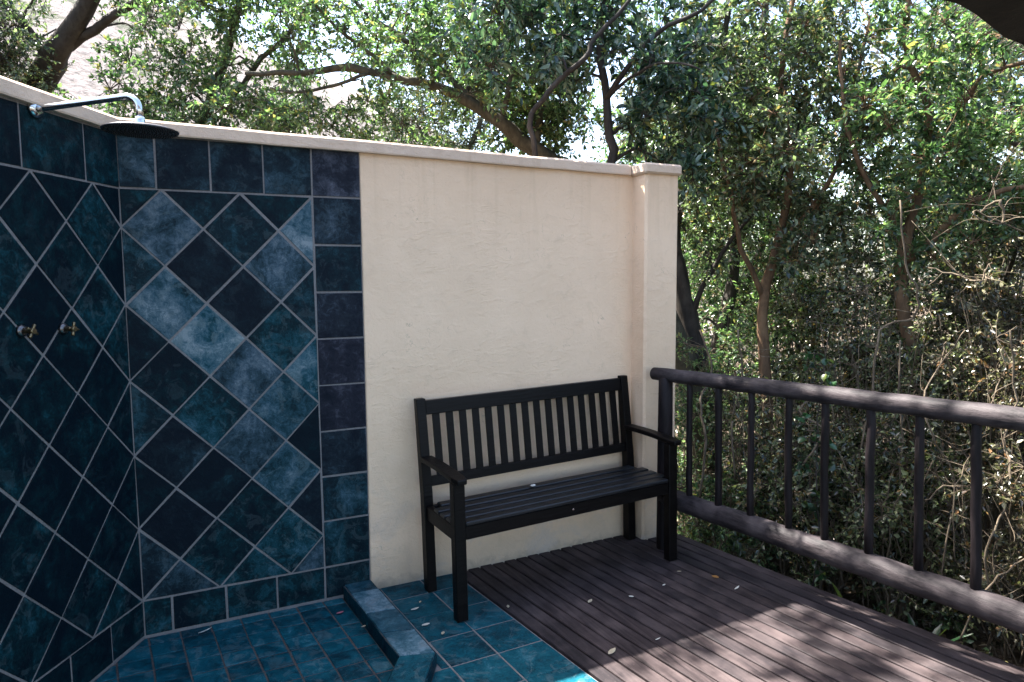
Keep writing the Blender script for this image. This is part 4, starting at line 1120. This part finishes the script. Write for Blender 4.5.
# lianas and bare stems
LI = dict(l1='pale forked liana rising behind the sixth baluster, tallest of the bare stems', l2='thin bare stem crossing behind the seventh baluster', l3='thin bare twig lying across behind the last two balusters',
 l4='hair thin grey twig leaning right behind the eighth baluster', l5='pale upright bare stem between the sixth and seventh balusters', l6='bare twig running level above the right part of the railing',
 l7='pale looped liana hanging at the right edge below the eave', l8='twisted dry liana behind the railing post and first baluster', l9='thin dry stem behind the second baluster',
 l10='pale tangled vine stem at the lower right edge', l11='bare twig low under the right end of the bottom rail', l12='zigzag dry stem behind the fifth baluster')
for k, (key, lab) in enumerate(LI.items()):
    t = Plant(300 + k); p = PATHS[key]
    q = smooth_path(p[0], 4, .004, t.rng); t.wood.tube(q[:, :3], q[:, 3], 7, wob=.12)
    mb = t.wood
    for _ in range(8):
        i = int(t.rng.integers(2, len(q) - 1)); a = q[i]; d = unit(t.rng.normal(0, 1, 3) + np.array([0, 0, .3])); L = t.rng.uniform(.08, .42)
        qq = smooth_path([(*a[:3], a[3] * .42), (*(a[:3] + d * L * .5 + t.rng.normal(0, .03, 3)), a[3] * .3), (*(a[:3] + d * L), a[3] * .2)], 3)
        mb.tube(qq[:, :3], qq[:, 3], 5)
    loc = Vector(p[0][0][:3]); mb.v = [(v[0] - loc.x, v[1] - loc.y, v[2] - loc.z) for v in mb.v]
    o = mb.build('liana', BK_pale, recalc=False); o.location = loc; tag(o, lab, 'vine', 'bare lianas in the thicket')

# creeper with round bright leaves near the fifth baluster and strap leaved plants
t = Plant(401); t.limbs([[(3.0, -.75, -.3, .004), (3.02, -.78, .2, .004), (3.05, -.72, .55, .003), (3.02, -.76, .85, .003), (3.08, -.74, 1.15, .002)]], n=5)
for z in np.arange(0.0, 1.15, .09): t.cluster((3.03 + t.rng.normal(0, .03), -.76 + t.rng.normal(0, .03), z), .07, 3, 5, .040, .8, link=False)
t.finish('creeper', BK_dark, LF_deep, (3.0, -.75, -.35), 'climbing creeper with broad fresh green leaves behind the fifth baluster', 'creeper', detailed=True, trunk='stem', crown='foliage')
def strap(seed, x, y, n, L, lab):
    rg = np.random.default_rng(seed); mb = MB(); z0 = ground_z(x, y) - .02
    for k in range(n):
        th = rg.uniform(0, 2 * PI); l = L * rg.uniform(.7, 1.1); w = .014 * rg.uniform(.8, 1.4); c = rg.uniform(.25, .7)
        d = Vector((math.cos(th), math.sin(th), 0)); s_ = Vector((-d.y, d.x, 0)); v = []
        for i in range(7):
            t_ = i / 6; p = d * (l * c * t_ ** 1.6) + Vector((0, 0, l * (t_ - .35 * c * t_ ** 2.4))); ww = w * math.sin(PI * min(1, .12 + .88 * (1 - t_)) / 1.0) ** .7 if t_ < 1 else .0006
            v += [p - s_ * ww + Vector((0, 0, .003)), p, p + s_ * ww + Vector((0, 0, .003))]
        mb.faces(v, [q for i in range(6) for q in ((i * 3, i * 3 + 1, i * 3 + 4, i * 3 + 3), (i * 3 + 1, i * 3 + 2, i * 3 + 5, i * 3 + 4))], smooth=True)
    o = mb.build('strap_plant', LF_deep, recalc=False); o.location = (x, y, z0); tag(o, lab, 'plant', 'strap leaved plants below the railing')
for k, (x, y, n, L, lab) in enumerate([(3.02, -1.00, 6, .30, 'strap leaved plant below the fifth and sixth balusters'), (3.06, -1.30, 5, .27, 'strap leaved plant below the seventh baluster')]):
    strap(500 + k, x, y, n, L, lab)

# ground cover beyond the deck edge (uncountable)
t = Plant(601)
for _ in range(150):
    x = t.rng.uniform(2.8, 4.9); y = t.rng.uniform(-3.0, 1.2)
    if x < dr(y) + .08: continue
    t.cluster((x, y, ground_z(x, y) + .05), .11, 5, 8, .032, .55, link=False, upper=1.2)
P_ = np.concatenate(t.pos)
gc = foliage_mesh('ground_cover', P_, np.concatenate(t.dir), np.concatenate(t.nrm), np.concatenate(t.len), np.concatenate(t.wid), LF_green, None)
tag(gc, 'low green ground cover on the leaf litter beyond the deck edge', 'ground cover', kind='stuff')
n = 9000
xs = RNG.uniform(2.6, 5.5, n); ys = RNG.uniform(-3.4, 1.6, n); zs_ = np.array([ground_z(a, b) for a, b in zip(xs, ys)]) + RNG.uniform(.0, .035, n)
dd = unit(np.stack([RNG.normal(0, 1, n), RNG.normal(0, 1, n), RNG.normal(0, .25, n)], 1)); nn = unit(np.stack([RNG.normal(0, .35, n), RNG.normal(0, .35, n), np.ones(n)], 1))
LF_litter = mat_leaf('dead_leaf_litter', (.035, .024, .012), (.085, .06, .032), (.18, .14, .085), (.25, .21, .15), trans=.1, tint=(1, 1, 1))
lt = foliage_mesh('leaf_litter', np.stack([xs, ys, zs_], 1), dd, nn, RNG.uniform(.025, .06, n), RNG.uniform(.012, .024, n), LF_litter, None)
tag(lt, 'brown dead leaf litter on the ground below the railing', 'leaf litter', kind='stuff')

# ------------------------------------------------------------------ fallen leaves
M_fl = [mat_simple('dry_leaf_pale', (.46, .40, .28), .7, var=.2), mat_simple('dry_leaf_orange', (.38, .19, .05), .7, var=.2), mat_simple('dry_leaf_white', (.62, .62, .56), .7, var=.1), mat_simple('petal_pink', (.50, .16, .20), .7, var=.1)]
def fallen(x, y, z, L, w, rot, m, lab, curl=.25):
    mb = MB(); v = []
    for i in range(6):
        t_ = i / 5; ww = w / 2 * math.sin(PI * (.08 + .9 * t_)) ** .8; zz = curl * L * (t_ - .5) ** 2
        v += [(L * (t_ - .5), -ww, zz + ww * .35 + .0012), (L * (t_ - .5), 0, zz + .001), (L * (t_ - .5), ww, zz + ww * .35 + .0012)]
    mb.faces(v, [q for i in range(5) for q in ((i * 3, i * 3 + 3, i * 3 + 4, i * 3 + 1), (i * 3 + 1, i * 3 + 4, i * 3 + 5, i * 3 + 2))], smooth=True)
    o = mb.build('fallen_leaf', M_fl[m]); o.location = (x, y, z + .001); o.rotation_euler = (0, 0, rot)
    md = o.modifiers.new('thick', 'SOLIDIFY'); md.thickness = .0006
    tag(o, lab, 'fallen leaf', 'fallen leaves on deck, tiles and seat')
FLV = [
 (1.788, -.593, .038, .017, .6, 0, 'pale fallen leaf on the deck in front of the middle of the bench'),
 (1.640, -.983, .055, .022, .5, 0, 'largest pale fallen leaf on the deck, beside the sunny patch'),
 (1.443, -.460, .026, .013, 1.2, 0, 'small fallen leaf on the deck edge beside the left front bench leg'),
 (1.975, -.644, .024, .013, 2.4, 2, 'tiny whitish fallen leaf on the shaded deck'),
 (2.444, -.673, .036, .026, 1.9, 1, 'orange fallen leaf on the deck near the railing'),
 (2.179, -.622, .022, .010, .3, 2, 'tiny pale fallen leaf on the deck left of the orange one'),
 (2.335, -.541, .022, .010, 2.7, 0, 'tiny fallen leaf on the deck in front of the right bench leg'),
 (2.452, -.808, .050, .010, .4, 2, 'thin straw like fallen leaf on the deck below the orange one'),
 (1.855, -.992, .030, .006, .2, 2, 'thin pale fallen leaf at the upper edge of the sunny patch'),
 (1.066, -.444, .036, .016, .1, 2, 'whitest fallen leaf, on the floor tiles beside the kerb'),
 (1.068, -.290, .040, .014, .2, 2, 'flat fallen leaf on the tile near the rear left bench leg'),
 (1.106, -.542, .024, .014, .9, 0, 'small fallen leaf on the tiles in front of the left bench legs'),
 (1.110, -.235, .018, .010, .9, 0, 'tiny fallen leaf on the tiles close to the wall'),
 (.767, -.158, .034, .012, .2, 3, 'pink petal on the small shower floor tiles'),
 (.832, -.324, .026, .010, .4, 0, 'small fallen leaf in the shower against the kerb'),
 (.226, -.060, .060, .008, .5, 2, 'thin pale sliver on the shower floor below the tiled corner'),
 (2.560, -.211, .026, .016, .4, 1, 'tiny orange fallen leaf on the deck beside the railing post')]
for x, y, L, w, r, m_, lab in FLV:
    z = dz(x) if x > bx(y) else (-.006 if x < .9 and y > -.7 else .0015)
    fallen(x, y, z + .001, L, w, r, m_, lab)
fallen(1.712, -.193, .442, .040, .026, .8, 2, 'whitish fallen leaf lying on the bench seat', .5)
